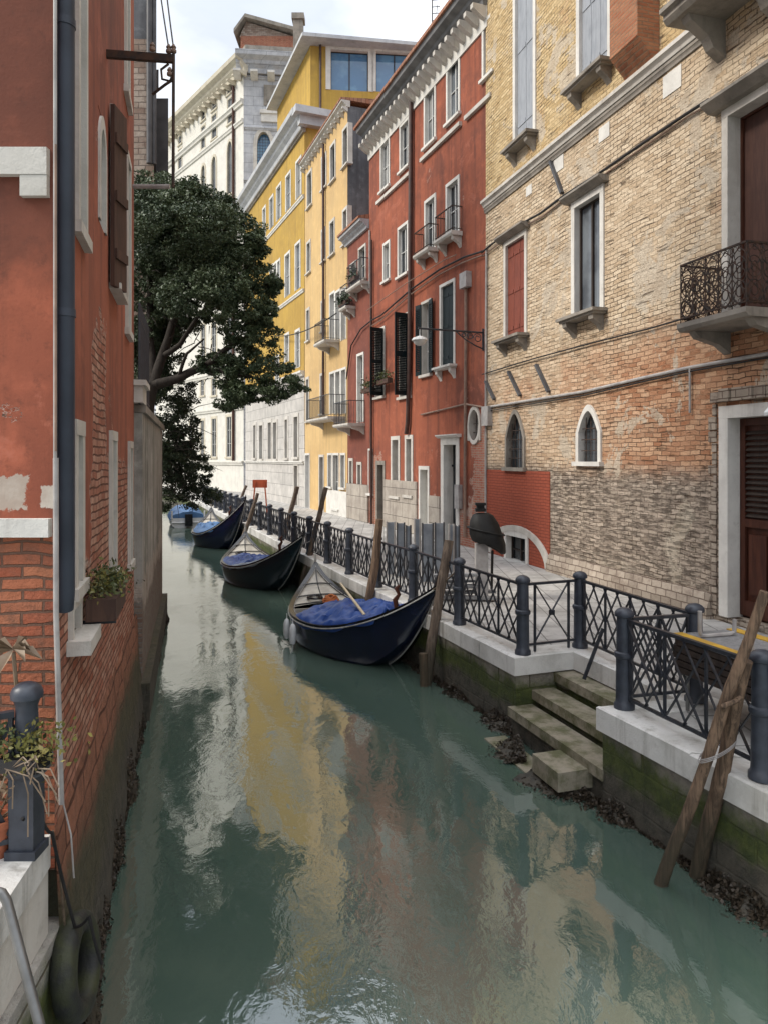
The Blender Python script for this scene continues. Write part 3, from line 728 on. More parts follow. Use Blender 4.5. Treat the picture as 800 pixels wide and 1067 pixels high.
arch_window(fb,(604,624,428,481),fw=.12,spring=.58,pointed=True,sur='stone_white',pane='glass',depth=.13)
# balcony door and its surround
w=window(fb,(759,842,95,322),fw=.13,sur='stone',pane='shutter_rust',sash='wood_brown',cols=2,rows=1,hood=.32,trim='stone_dark',sill=0,depth=.30,name='balcony_door',label='balcony door closed by a rust brown blind')
ub0,ub1=fb.uz(752,0)[0],fb.uz(842,0)[0]
BAL0=fb.uz(752,0)[0]
balcony(fb,ub0-.02,ub0+1.55,6.18,.9,.98,'rust','stone_dark',fancy=True,name='balcony')
# upper balcony seen from below
b2=MB(); uL=fb.uz(737,0)[0]; zc=11.52
b2.prism_u([(.02,zc-.1),(-.85,zc-.1),(-.92,zc-.02),(-.92,zc+.06),(-1.0,zc+.08),(-1.0,zc+.16),(.02,zc+.16)],uL,fb.L)
for i in range(6):
    uc=uL+.35+i*1.25; b2.prism_u([(0,zc-.102),(-.75,zc-.102),(-.7,zc-.2),(-.35,zc-.42),(-.25,zc-.6),(0,zc-.75)],uc-.1,uc+.1)
fb.part(b2,'balcony',M['stone_dark'],label='upper stone balcony seen from below')
# main door
w=window(fb,(759,840,432,655),fw=.20,sur='stone_white',pane='wood_brown',sash='wood_brown',cols=2,rows=1,sill=0,depth=.30,detail=False,name='door',label='brown panelled door with louvred lights in a white stone surround')
u0,u1,z0,z1=fb.rect(759,840,432,655)
mb=MB(); wd=(u1-u0)/2
for k in range(2):
    a=u0+.02+k*wd; b=a+wd-.04; y=.215
    mb.box(a,a+.11,y,y+.055,z0+.05,z1-.02); mb.box(b-.11,b,y,y+.055,z0+.05,z1-.02)
    for zz,hh in ((z0+.05,.25),(z0+1.55,.14),(z1-.14,.12)): mb.box(a+.11,b-.11,y+.004,y+.055,zz,zz+hh)
    mb.box(a+.19,b-.19,y+.01,y+.06,z0+.42,z0+1.43)
fb.sub(mb,'door_leaf',M['wood_brown'],w)
mb=MB()
for k in range(2):
    a=u0+.13+k*wd; b=a+wd-.26; n=16
    for i in range(n):
        zz=z0+1.72+(z1-.2-z0-1.72)*i/n; mb.obox(((a+b)/2,.255,zz+.03),(1,0,0),(0,1,.9),(0,-.9,1),(b-a)/2,.04,.007)
fb.sub(mb,'louvre',M['wood_dark'],w)['label']='dark louvred panel of the door'
mb=MB(); zl=z1+.27
for i in range(9):
    a=u0-.34+i*(u1-u0+.68)/9; mb.box(a+.008,a+(u1-u0+.68)/9-.008,-.10-random.uniform(0,.05),.05,zl+.004,zl+.20+random.uniform(-.03,.03))
fb.part(mb,'lintel',M['rubble'])
mb=MB(); zz=z0
random.seed(3)
while zz<z1+.2:
    h=random.uniform(.13,.26); mb.box(u0-.27-random.uniform(.06,.2),u0-.272,-.02-random.uniform(0,.02),.05,zz,zz+h-.02); zz+=h
fb.part(mb,'quoin',M['rubble'])
# bottom corner gate: red render patch with the old white arch
r0=fb.rect(506,573,491,612); u0,u1=r0[0]+.05,r0[1]; 
za=fb.uz(535,490)[1]
aw=(fb.uz(528.5,0)[0],fb.uz(549,0)[0]); wz=(fb.uz(539,604)[1],fb.uz(539,559)[1])
mb=MB()
mb.box(u0,aw[0],-.022,.02,QZ-.1,za); mb.box(aw[1],u1,-.022,.02,QZ-.1,za); mb.box(aw[0],aw[1],-.022,.02,wz[1],za); mb.box(aw[0],aw[1],-.022,.02,QZ-.1,wz[0])
fb.part(mb,'painted_patch',M['red_paint'],label='rectangular patch painted brick red low on the wall')
window(fb,(aw[0],aw[1],wz[0],wz[1]),fw=.13,sur='stone_white',pane='glass',cols=2,rows=3,px=False,proud=.06,sash='wood_dark')
mb=MB(); ac,_=fb.uz(538,0); x0=fb.uz(509,0)[0]; x1=fb.uz(575,0)[0]; zt=fb.uz(536,547)[1]; zb=QZ+.05
I=[];O=[]; rw=(x1-x0)/2; cx=(x0+x1)/2
for i in range(25):
    a=math.pi*(1-i/24); ss=abs(math.cos(a)); cc=math.copysign(ss**.95,math.cos(a)); hgt=(zt-zb)*(math.sin(a)**1.15)
    O.append((cx+rw*cc,zb+hgt)); I.append((cx+(rw-.25)*cc,zb+hgt*.86-.03))
for i in range(24):
    a,b,c,d=I[i],I[i+1],O[i+1],O[i]; y=-.075
    mb.quad((a[0],y,a[1]),(b[0],y,b[1]),(c[0],y,c[1]),(d[0],y,d[1])); mb.quad((d[0],y,d[1]),(c[0],y,c[1]),(c[0],.0,c[1]),(d[0],.0,d[1])); mb.quad((a[0],y,a[1]),(a[0],0,a[1]),(b[0],0,b[1]),(b[0],y,b[1]))
fb.part(mb,'stone_arch',M['stone'],label='white stone arch of a blocked water gate')
# string course, chimney breast, plinth, plates, bars, cables
zs=11.35; us=fb.uz(737,0)[0]
stringcourse(fb,0,us,zs+.12,.20,.18,'stone'); stringcourse(fb,0,us,zs-.04,.14,.07,'stone_dark')
mb=MB(); c0,c1=fb.uz(657,0)[0],fb.uz(687,0)[0]; zb=fb.uz(670,62)[1]
mb.prism_u([(0,zb-.35),(-.08,zb-.30),(-.5,zb+.15),(-.5,21),(0,21)],c0,c1); fb.part(mb,'chimney_breast',M['brick_breast'])
mb=MB(); mb.prism_u([(.02,QZ-.2),(-.16,QZ-.2),(-.14,QZ+.18),(-.05,QZ+.42),(.02,QZ+.45)],u1+.02,fb.uz(747,0)[0]-.1); fb.part(mb,'plinth',M['rubble'])
for (a,b,c,d) in ((691,710,73,96),(624,635,130,145),(577,587,160,178),(548,554,193,203)):
    r=fb.rect(a,b,c,d); mb=MB(); mb.box(r[0],r[1],-.015,.01,r[2],r[3]); fb.part(mb,'stone_plate',M['stone_white'])
for p,q in (((507,397),(516,416)),((531,387),(543,412)),((560,380),(573,408)),((575,168),(587,201))):
    a=fb.uz(*p); b=fb.uz(*q); mb=MB(); mb.bar((a[0],-.05,a[1]),(b[0],-.05,b[1]),.09,.07,up=(0,1,0)); fb.part(mb,'anchor_bar',M['metal_grey'])
def sagline(x0,y0,x1,y1,n,wob):
    return [(x0+(x1-x0)*i/n,y0+(y1-y0)*i/n+wob*random.uniform(-1,1)) for i in range(n+1)]
uA=[(0,9.98)]
pts=[(504,263),(515,254),(540,236),(566,222),(590,204),(625,182),(650,165),(690,138),(720,118),(742,104)]
wall_tube(fb,pts,.030,'cable','cable',y=-.08); wall_tube(fb,[(a,b+3+random.uniform(-.6,1.4)) for a,b in pts],.018,'cable_tan','cable',y=-.05)
wall_tube(fb,[(504,390),(560,373),(620,357),(680,342),(718,331)],.018,'cable','cable')
wall_tube(fb,[(504,425),(560,416),(610,408),(670,394),(720,383),(800,369),(840,364)],.035,'pipe_pale','conduit',y=-.04)
wall_tube(fb,[(504,429),(560,420),(610,412),(670,398),(720,387),(800,373),(840,368)],.016,'cable','cable',y=-.05)
wall_tube(fb,[(721,384),(721,430)],.022,'pipe_pale','conduit',y=-.05)
wall_tube(fb,[(508,258),(507.4,350),(507.2,424),(507,545),(507,570)],.035,'pipe_pale','conduit',y=-.05)
r=fb.rect(501.6,509,424,444); mb=MB(); mb.box(max(r[0],.03),r[1]+.25,-.16,0,r[2],r[3]); fb.part(mb,'meter_box',M['pipe_pale'])
fb.wall(M['tan'],.4,21,9,rev=.35)
mb=MB(); mb.prism_u([(-.5,21),(9,21),(9,21.2),(4.2,23.2),(-.5,21.2)],-.1,fb.L+.1); fb.part(mb,'roof',M['tile'])

# ================================================================ TALL RED HOUSE (right)
RA,RB=linep(11.44,.374,32.3),linep(11.44,.374,22.25)
rh=thing('tall_red_house','tall brick red plastered house with white bracketed cornice beside the tan brick house','house',(RA[0],RA[1],QZ))
fr=Frame(rh,RA,RB)
kw=dict(fw=.10,sur='stone_white',depth=.15,sill=.09)
for r in ((397.5,405.5,148,196),(417.5,426,128,175),(443,453,93,149),(466.5,478,61,123),(504,513,20,78)): window(fr,r,pane='glass_pale',cols=2,rows=2,**kw)
for a,b,y in ((394,428,0),(439.5,481,0),(486,513,0)):
    u0,u1=fr.uz(a,0)[0],fr.uz(b,0)[0]; zz=fr.uz(411,190)[1] if a<430 else (fr.uz(460,141)[1])
    mb=MB(); mb.box(u0,u1,-.11,-.001,zz-.30,zz-.17); fr.part(mb,'string_course',M['stone'])
window(fr,(400.2,405.8,254,292),pane='glass_pale',cols=1,rows=2,**kw); window(fr,(415.5,424.5,236,286),pane='glass',cols=2,rows=2,**kw)
for r in ((443.5,453,208,262),(466,477.5,190,246)):
    window(fr,r,pane='glass',cols=2,rows=2,**kw); u0,u1,z0,z1=fr.rect(*r); balcony(fr,u0-.28,u1+.28,z0-.02,.40,.8,'rust','stone',bars=.12)
window(fr,(392,400.5,344,413),fw=.1,sur='stone',pane='glass',shut='ajar',shmat='shutter_green',depth=.24)
window(fr,(417,427,329,413),fw=.1,sur='stone',pane='glass',shut='ajar',shmat='shutter_green',depth=.24)
window(fr,(440,448.5,315,390),fw=.08,sur='stone',pane='glass',shut='open',shmat='shutter_green',depth=.24)
window(fr,(459.5,473,296,382),fw=.09,sur='stone_white',pane='glass',shut='closed',shmat='shutter_green',depth=.24,sillw=.22,corbel=True)
for r in ((409,415.5,458,517),(423.5,429,457,516)): window(fr,r,fw=.14,sur='stone',pane='glass_grey',cols=1,rows=3,depth=.26)
window(fr,(438,446,489,566),fw=.12,sur='stone_white',pane='wood_white',detail=False,sill=0,depth=.3,name='door',label='narrow white framed doorway')
w=window(fr,(462.5,475.5,463,580),fw=.22,sur='stone_white',pane='door_black',detail=False,sill=0,hood=.2,depth=.35,name='door',label='tall blue black double door under a stone lintel')
u0,u1,z0,z1=fr.rect(462.5,475.5,463,580); mb=MB(); m=(u0+u1)/2
for a,b in ((u0+.05,m-.01),(m+.01,u1-.05)):
    for zz in (z0+.3,z0+1.2,z0+2.1): mb.box(a+.08,b-.08,.29,.325,zz,zz+.75)
mb.box(u0,u1,.27,.325,z1-.75,z1-.68); fr.sub(mb,'door_panel',M['door_black'],w)
window(fr,(393.5,400,484,548),fw=.16,sur='stone_dark',pane='wood_dark',detail=False,sill=0,depth=.3,name='door',label='dark doorway with a crumbling stone frame')
arch_window(fr,(489.5,499.5,427,459),fw=.10,spring=.5,sur='stone',wallmat='red_right',pane='glass_pale',bars=True,sill=False,name='round_window',label='oval window in a pale stone ring')
# complete the oval: lower half ring
u0,u1,z0,z1=fr.rect(489.5,499.5,427,459); mb=MB(); cu=(u0+u1)/2; zm=z0+(z1-z0)*.5; k=20
for i in range(k):
    t0,t1=math.pi+math.pi*i/k,math.pi+math.pi*(i+1)/k
    f=lambda t,g:(cu+((u1-u0)/2+g)*math.cos(t),zm+((z1-zm)+g*1.2)*math.sin(t))
    a,b,c,d=f(t0,-.01),f(t1,-.01),f(t1,.1),f(t0,.1)
    mb.quad((a[0],-.054,a[1]),(b[0],-.054,b[1]),(c[0],-.054,c[1]),(d[0],-.054,d[1])); mb.quad((d[0],-.054,d[1]),(c[0],-.054,c[1]),(c[0],0,c[1]),(d[0],0,d[1]))
fr.part(mb,'window_ring',M['stone'])
mb=MB(); u0,u1=fr.uz(401,0)[0],fr.uz(436,0)[0]; mb.box(u0,u1-.1,-.06,.0,QZ-.2,3.05)
fr.part(mb,'plinth',M['plinth']); mb=MB(); u2=fr.uz(447.5,0)[0]; mb.box(u2+.02,fr.uz(459.5,0)[0]-.05,-.06,0,QZ-.2,2.6); fr.part(mb,'plinth',M['plinth'])
zc=EYE+13.55
cornice(fr,0,fr.L,zc+.12,.62,.62,'roofgrey',mod=(.46,.17,.42),modmat='stone')
mb=MB(); mb.box(-.02,fr.L,-.05,-.001,zc-.52,zc+.12); fr.part(mb,'frieze',M['stone_white'])
mb=MB(); mb.prism_u([(-.7,zc+.745),(-.7,zc+.86),(4.5,zc+2.6),(9,zc+.8)],-.1,fr.L+.05); fr.part(mb,'roof',M['tile'])
wall_tube(fr,[(431,100),(430.5,200),(430,300),(429,380),(427.5,440),(426,452)],.085,'pipe_brown','drainpipe',y=-.12,n=10)
wall_tube(fr,[(487,285),(487,350),(486.5,420),(486,520),(486,560)],.05,'cable_tan','drainpipe',y=-.07)
for off_ in (0,):
    wall_tube(fr,[(389,334),(400,328),(430,302),(460,281),(486,268),(505,262)],.032,'cable','cable',y=-.1)
    wall_tube(fr,[(389,340),(400,333),(430,307),(460,286),(486,273),(505,266)],.020,'cable_tan','cable',y=-.1)
    wall_tube(fr,[(389,324),(430,296),(472,271),(484,266)],.016,'cable_tan','cable',y=-.3)
    wall_tube(fr,[(440,432),(470,425),(486,421),(504,424)],.03,'cable_tan','conduit',y=-.06)
r=fr.rect(484,491,284,300); mb=MB(); mb.box(r[0],r[1],-.2,0,r[2],r[3]); fr.part(mb,'junction_box',M['pipe_pale'])
mb=MB(); r=fr.rect(477,481.5,505,530); mb.box(r[0],r[1],-.14,0,r[2],r[3]); fr.part(mb,'letter_box',M['pipe_pale'])
fr.wall(M['red_right'],.4,zc+.2,9,rev=.36)

# ================================================================ LOW RED HOUSE, PALE YELLOW HOUSE
SA,SB=linep(11.44,.374,35.2),linep(11.44,.374,32.32)
sh=thing('low_red_house','low brick red house with plant filled balconies squeezed beside the tall red house','house',(SA[0],SA[1],QZ))
fsm=Frame(sh,SA,SB); zt=EYE+10.35
for r in ((374.5,381,258,292),(366,371,275,300)): window(fsm,r,fw=.09,sur='stone',pane='glass',cols=1,rows=2,sill=.08,depth=.2)
window(fsm,(373,378.8,370,440),fw=.1,sur='stone_white',pane='glass_pale',cols=2,rows=3,sill=0,depth=.2)
window(fsm,(384.8,388,469,514),fw=.07,sur='stone_white',pane='glass',cols=1,rows=3,depth=.2)
window(fsm,(373.2,376.4,484,556),fw=.12,sur='stone',pane='wood_brown',detail=False,sill=0,depth=.2,name='door')
window(fsm,(364.6,367.5,480,556),fw=.12,sur='stone',pane='wood_brown',detail=False,sill=0,depth=.2,name='door')
u=[fsm.uz(x,0)[0] for x in (363.5,371,378,386.5)]
balcony(fsm,u[1],u[3],fsm.uz(380,297)[1],.5,1.0,'iron','stone',bars=.14); balcony(fsm,u[0]+.03,u[1]-.05,fsm.uz(365,322)[1],.5,1.0,'iron','stone',bars=.14); balcony(fsm,u[0]+.02,u[2]+.3,fsm.uz(371,442)[1],.8,1.0,'iron','stone',bars=.12)
cornice(fsm,-.12,fsm.L,zt-.25,.4,.45,'cornice_grey'); mb=MB(); mb.prism_u([(-.5,zt+.155),(-.5,zt+.25),(4.5,zt+1.5),(9,zt+.2)],-.1,fsm.L); fsm.part(mb,'roof',M['tile'])
mb=MB(); mb.box(0.02,fsm.L-.02,-.07,0,QZ-.2,2.75); fsm.part(mb,'plinth',M['plinth'])
wall_tube(fsm,[(386.6,240),(386.6,300)],.04,'pipe_pale','drainpipe'); wall_tube(fsm,[(389,250),(389,560)],.06,'pipe_brown','drainpipe',y=-.1)
wall_tube(fsm,[(363,395),(368,360),(378,343),(389,334)],.03,'cable','cable',y=-.1)
fsm.wall(M['red_small'],.4,zt,9,rev=.3)

YA,YB=linep(11.44,.374,42.8),linep(11.44,.374,35.22)
yh=thing('pale_yellow_house','pale ochre house with grey side wall and three iron balconies','house',(YA[0],YA[1],QZ))
fy=Frame(yh,YA,YB); zt=20.75
for r in ((320.8,325,180,215),(336,340,163,196),(345,349.5,151,188),(358,362.5,134,172),(320.4,323.6,253,284),(335.8,339,240,272),(344.4,348.6,231,265),(358,361.8,219,254),(320,322.6,323,355),(335.6,338,315,345),(319.6,322,395,439),(334.6,337.6,391,431)):
    window(fy,r,fw=.13,sur='stone',pane='glass_grey',cols=1,rows=2,sill=.08,depth=.2,sash='shutter_green')
for (a,b,t,c,zb) in ((343.5,361,302,334,354),(343.5,361,385,431,431)):
    for i in range(3):
        x0=a+(b-a)*i/3+.8; x1=a+(b-a)*(i+1)/3-.4; window(fy,(x0,x1,t+4*(1-i/2),max(zb,c)),fw=.1,sur='stone_white',pane='glass_grey',cols=1,rows=3,sill=0,depth=.2)
uu=[fy.uz(x,0)[0] for x in (342.5,354,336,361)]
balcony(fy,uu[0],uu[1],fy.uz(348,357)[1],.8,1.0,'iron','stone'); balcony(fy,uu[2],uu[3]-.1,fy.uz(348,436)[1],.9,1.05,'iron','stone')
window(fy,(333.4,337.4,476,536),fw=.12,sur='stone',pane='wood_dark',detail=False,sill=0,depth=.25,name='door')
window(fy,(318.6,322.8,474,536),fw=.1,sur='stone_white',pane='shutter_grey',detail=False,sill=0,depth=.25,name='door')
for r in ((342.3,346,474,507),(347.5,353,474,530),(355.5,359.6,474,508)): window(fy,r,fw=.1,sur='stone_white',pane='glass',cols=1,rows=2,depth=.2)
mb=MB(); a=fy.uz(341,0)[0]; mb.box(a,fy.L-.02,-.05,-.001,QZ-.2,fy.uz(350,511)[1]); fy.part(mb,'plinth',M['stone_white']); mb=MB(); mb.box(.03,fy.uz(318.2,0)[0],-.05,-.001,QZ-.2,4.2); fy.part(mb,'plinth',M['stone_white'])
cornice(fy,-.05,fy.L+.12,zt-.1,.3,.35,'stone',mod=(.6,.16,.22))
mb=MB(); mb.prism_u([(-.38,zt+.205),(-.38,zt+.3),(5,zt+.9),(10,zt+.3)],-.05,fy.L+.12); fy.part(mb,'roof',M['tile'])
wall_tube(fy,[(339.3,150),(339.3,250),(339.2,350),(339,432)],.07,'pipe_brown','drainpipe',y=-.12)
mb=MB(); mb.quad((fy.L+.006,0.0,.4),(fy.L+.006,10,.4),(fy.L+.006,10,zt),(fy.L+.006,.0,zt)); fy.part(mb,'side_wall',M['grey_plaster'],label='bare grey cement side wall')
fy.wall(M['pale_yellow'],.4,zt-.05,10,rev=.28)

# ================================================================ OCHRE PALACE
OA,OB=(-10.85,58.0),(-4.60,42.86)
oh=thing('ochre_palace','deep ochre house with white stone ground floor and glazed rooftop storey','house',(OA[0],OA[1],QZ))
fo=Frame(oh,OA,OB); zt=EYE+19.75
ok=dict(fw=.14,sur='stone_white',pane='glass_pale',cols=1,rows=2,sill=0,depth=.12)
for r in ((266.5,269,236,258),(274.3,277,217,249),(281.5,285,206,237),(288.8,293,194,228),(298.5,303,182,218),(309.2,314,167,205),
          (281.8,284.4,278,306),(285.6,288.4,275,308),(289.5,292,272,306),(297.6,302.2,265,308),(308.4,313,254,301),(287.6,291,372,405),(297.4,301.2,349,377),(308.5,312.5,345,383)): window(fo,r,**ok)
for py in (208,304): 
    zz=fo.uz(312,py)[1]; stringcourse(fo,0,fo.L,zz-.22,.2,.12,'stone_white')
zg=fo.uz(314,388)[1]
stringcourse(fo,0,fo.L,zg-.25,.3,.25,'stone_white')
gk=dict(fw=.2,sur='stone',pane='glass',cols=2,rows=2,sill=.15,depth=.26)
for r in ((264.4,266.8,443,477),(270.5,274,443,478),(279.6,283,440,478),(285,288.5,440,478),(297.2,299.8,437,477),(306.6,310.6,434,476)): window(fo,r,**gk)
window(fo,(306.8,310.4,485,530),fw=.15,sur='stone',pane='wood_dark',detail=False,sill=0,depth=.25,name='door')
stringcourse(fo,0,fo.L,fo.uz(300,480)[1]-.2,.18,.15,'stone_white')
mb=MB()
cornice(fo,-.3,fo.L+.25,zt-.55,.95,.80,'cornice_grey')
stringcourse(fo,-.05,fo.L+.1,zt-.80,.2,.22,'stone_dark')
fo.wall(M['ochre'],zg,zt,11,rev=.3); fo.wall(M['rustic'],.4,zg-.004,11,name='ground_floor_wall',rev=.3)
mb=MB(); mb.box(fo.L-.02,fo.L+.8,-.75,10.5,zt+.0,zt+.4); mb.box(fo.L-.02,fo.L+.45,-.4,10.5,zt-.5,zt-.004)
fo.part(mb,'side_cornice',M['cornice_grey'])
# rooftop storey
zp=27.95; uF=fo.L+.02; uB=fo.uz(281,0)[0]
mb=MB()
P=[(uB,.55),(uF,.35),(uF,8.6),(uB,8.6)]
def wl(px,Y=43.1): return (px-CX)/F*Y
# front face windows are holes in a second frame
wA=fo.world(uF,.35,0); wB=wA+Vector((8.2,.9,0))
f2=Frame(oh,(wA.x,wA.y),(wB.x,wB.y))
for r in ((344.5,384,52,94),(391.5,431,54,96)):
    window(f2,r,fw=.28,sur='stone_white',pane='glass_blue',sash='wood_dark',cols=2,rows=1,depth=.3,sill=0)
f2.wall(M['ochre'],zt+.05,zp,9,name='attic_wall',rev=.35,back=False)
wC=fo.world(uB,.55,0); f3=Frame(oh,(wC.x,wC.y),(wA.x,wA.y)); 
arch_window(f3,(f3.L*.60,f3.L*.60+1.2,zp-4.6,zp-3.0),px=False,sur='ochre',wallmat='ochre',pane='wood_dark',bars=False,sill=False,fw=.1,spring=.4)
f3.wall(M['ochre'],zt+.05,zp,9,name='attic_wall',rev=.3)
stringcourse(f3,0,f3.L,zp-5.1,.25,.2,'ochre')
mb=MB()
e=[fo.world(uB-.3,-.15,zp),fo.world(uF+.5,-.25,zp)]; g2=[wB+Vector((.8,-.5,0)),wB+Vector((0,9,0))]
poly=[(e[0].x,e[0].y),(e[1].x,e[1].y-.35),(g2[0].x,g2[0].y),(g2[1].x,g2[1].y),(e[0].x+5,e[0].y+1)]
mb.prism_z(poly,zp+.004,zp+.20); 
o=mb.build('roof_eave',M['cornice_grey'],oh,oh.location)
mb=MB(); cxy=(sum(p[0] for p in poly)/5,sum(p[1] for p in poly)/5)
vs_=[(p[0],p[1],zp+.205) for p in poly]+[(cxy[0],cxy[1],zp+1.5)]
mb.add(vs_,[(i,(i+1)%5,5) for i in range(5)]+[(4,3,2,1,0)]); mb.build('roof',M['tile'],oh,oh.location)
for px in (334,): 
    a=atY(px,44,wA.y-.02); mb=MB(); mb.tube([(a.x,a.y-.05,zp),(a.x,a.y-.05,zt+.4)],.07,8); mb.build('drainpipe',M['pipe_brown'],oh,oh.location)
mb=MB(); a=atY(311,48,50.5); mb.box(a.x-.32,a.x+.32,50.2,50.9,26,EYE+(478-22)/770*50.5); mb.box(a.x-.42,a.x+.42,50.1,51,EYE+(478-22)/770*50.5,EYE+(478-16)/770*50.5)
o=mb.build('chimney',M['stone_dark'],oh,oh.location)

# ================================================================ WHITE PALAZZO
PA,PC,PE=(-24.2,78.5),(-11.75,62.0),(-1.0,63.2)
ph=thing('white_palazzo','tall cream stone palazzo closing the view at the canal bend','palace',(PC[0],PC[1],QZ))
fl=Frame(ph,PA,PC); f4=Frame(ph,PC,PE); zt=EYE+33.2
pk=dict(fw=.14,sur='palazzo_trim',pane='glass_dim',depth=.10,proud=.03)
for r in ((237,242.5,85,97),(221.3,226,104,114),(210.3,214,115,125),(186.3,189.5,141,150),(237.5,242.8,102,128),(221,226,119,144),(210,214,131,155),(186,189.8,155,177),(180.5,182,162,184)): window(fl,r,cols=1,rows=2,sill=.12,**pk)
for r in ((237.3,242.2,147,202),(221,225.4,163,208),(210.3,214,172,215),(197,199.7,184,222),(186,189,196,232)): arch_window(fl,r,fw=.2,spring=.8,sur='palazzo_trim',wallmat='palazzo',pane='glass_dim',bars=False,depth=.10)
for r in ((237,242,255,300),(221,225.4,262,305),(210,214,268,310),(237,242.5,330,372),(221,225.6,335,375),(210,214,338,378),(236.5,241.5,434,476),(221,225.6,436,476),(209.5,213,438,476),(198,201,440,476),(237,242,392,412),(221,225.4,394,412),(209.5,213,396,412)): window(fl,r,cols=2,rows=3,sill=.15,fw=.2,sur='palazzo_trim',pane='glass',depth=.10,proud=.03)
for py in (132,218,318,386,425,482): stringcourse(fl,0,fl.L,fl.uz(245,py)[1]-.2,.35,.2,'palazzo')
cornice(fl,-.2,fl.L+.6,zt-.9,1.3,1.0,'palazzo_trim',mod=(1.0,.2,.4),modmat='palazzo_trim'); stringcourse(fl,0,fl.L,zt-3.4,.45,.3,'palazzo')
cornice(f4,-.6,f4.L,zt-.9,1.5,1.2,'palazzo_shaded',mod=(1.3,.6,.5),modmat='stone_white')
wall_tube(fl,[(244.8,84),(244.8,480)],.12,'shutter_rust','drainpipe',y=-.15)
arch_window(f4,(268,282,137,184),fw=.3,spring=.72,sur='stone',wallmat='palazzo_shaded',pane='glass_blue',barmat='wood_dark',depth=.5)
r=f4.rect(275,297,89,110); mb=MB(); mb.box(r[0],r[1],-.12,0,r[2],r[3]); mb.box(r[0]+.3,r[1]-.3,-.2,-.121,r[2]+.3,r[3]-.3); f4.part(mb,'relief_panel',M['stone_dark'])
r=f4.rect(271,291,115,127); mb=MB(); mb.box(r[0],r[1],-.25,0,r[3]-.3,r[3]); mb.box(r[0]+.1,r[1]-.1,-.14,0,r[2],r[3]-.304); f4.part(mb,'stone_tablet',M['stone_white'])
for py in (82,135,190): stringcourse(f4,0,f4.L,f4.uz(262,py)[1],.25,.15,'palazzo_shaded')
fl.wall(M['palazzo'],.2,zt-.3,14,rev=.5); f4.wall(M['palazzo_shaded'],.2,zt-.3,9,name='side_wall',rev=.6,back=False)
mb=MB(); mb.prism_z([(PC[0]+.1,PC[1]+.2),(PC[0]+9,PC[1]+1.2),(PC[0]+9,PC[1]+9),(PC[0]-4,PC[1]+7)],zt-.2,zt+1.7); mb.build('parapet',M['stone_dark'],ph,ph.location)
def pz(px,py,Y=63.0): return EYE+(HY-py)/F*Y
xa,xb,xc=[(p_-CX)/F*63.0 for p_ in (246,256.5,306)]
mb=MB(); mb.prism_z([(xa+.4,63),(xc,63),(xc,67),(xa+.4,67)],zt+1.702,pz(0,37)); mb.build('attic_wall',M['brick_red'],ph,ph.location)
mb=MB(); mb.add([(xa+.3,63.1,pz(0,37)+.01),(xc,63.1,pz(0,37)+.01),(xb,63.1,pz(0,21)),(xa+.3,67,pz(0,37)+.01),(xc,67,pz(0,37)+.01),(xb,67,pz(0,21))],[(0,1,2),(3,5,4),(0,3,4,1),(1,4,5,2),(2,5,3,0)]); mb.build('gable',M['rough_stone'],ph,ph.location)
mb=MB()
for (x0,z0_),(x1,z1_) in (((xa-.1,pz(0,36.5)),(xb,pz(0,20.5))),((xb,pz(0,20.5)),(xc+.3,pz(0,35)))):
    mb.add([(x0,62.5,z0_),(x1,62.5,z1_),(x1,62.5,z1_+.3),(x0,62.5,z0_+.3),(x0,67.5,z0_),(x1,67.5,z1_),(x1,67.5,z1_+.3),(x0,67.5,z0_+.3)],[(0,1,2,3),(5,4,7,6),(3,2,6,7),(0,4,5,1),(0,3,7,4),(1,5,6,2)])
mb.build('roof',M['stone_dark'],ph,ph.location)

# ================================================================ LEFT RED HOUSE
LA,LB=(-.88-.257*4.67,4.67),(-.88-.257*10.85,10.85)
lh=thing('left_red_house','peeling red plaster house rising straight from the canal on the left','house',(LA[0],LA[1],0))
f5=Frame(lh,LA,LB); f6=Frame(lh,(-9,4.67),(LA[0],4.67))
lk=dict(sur='stone',pane='glass',depth=.2,sillw=.06,sill=.09)
window(f5,(79,86,-200,240),fw=.07,cols=1,rows=2,**lk)
arch_window(f5,(103.5,108.5,135,236),fw=.1,spring=.7,sur='stone',wallmat='red_left',pane='glass',bars=False,depth=.12,proud=.02,sill=False)
w=window(f5,(115,121.5,128,303),fw=.05,sur='stone',pane='glass',cols=2,rows=2,depth=.12,sill=.06)
r=f5.rect(112.5,121.5,126,306); mb=MB(); mb.obox((r[0]+.16,-.09,(r[2]+r[3])/2),(1,-.28,0),(.28,1,0),(0,0,1),.17,.022,(r[3]-r[2])/2)
for q_ in (.18,.5,.82): mb.obox((r[0]+.15,-.122,r[2]+(r[3]-r[2])*q_),(1,-.28,0),(.28,1,0),(0,0,1),.155,.012,.05)
f5.sub(mb,'shutter',M['shutter_brown'],w)
window(f5,(130,133,-60,100),fw=.08,cols=1,rows=2,**lk); window(f5,(131,134,170,345),fw=.08,cols=1,rows=2,**lk)
window(f5,(76.5,82,452,608),fw=.1,cols=1,rows=3,**lk); window(f5,(114.5,118.5,458,596),fw=.09,cols=1,rows=3,**lk); window(f5,(133.6,136,466,585),fw=.08,cols=1,rows=3,**lk)
window(f5,(72,80,630,660),fw=.05,cols=1,rows=1,sur='stone',pane='glass',depth=.18,sillw=.16)
f5.wall(M['red_left'],1.54,17,9,rev=.25,back=False)
mb=MB(); a,b=f5.A,f5.B; mb.quad((b.x,b.y,1.3),(-10,b.y,1.3),(-10,b.y,17),(b.x,b.y,17)); mb.quad((-10,4.68,1.3),(-10,b.y,1.3),(-10,b.y,17),(-10,4.68,17)); mb.build('rear_wall',M['red_left'],lh,lh.location)
f6.wall(M['red_front'],1.3,17,6,name='front_wall',back=False)
u1=f6.L
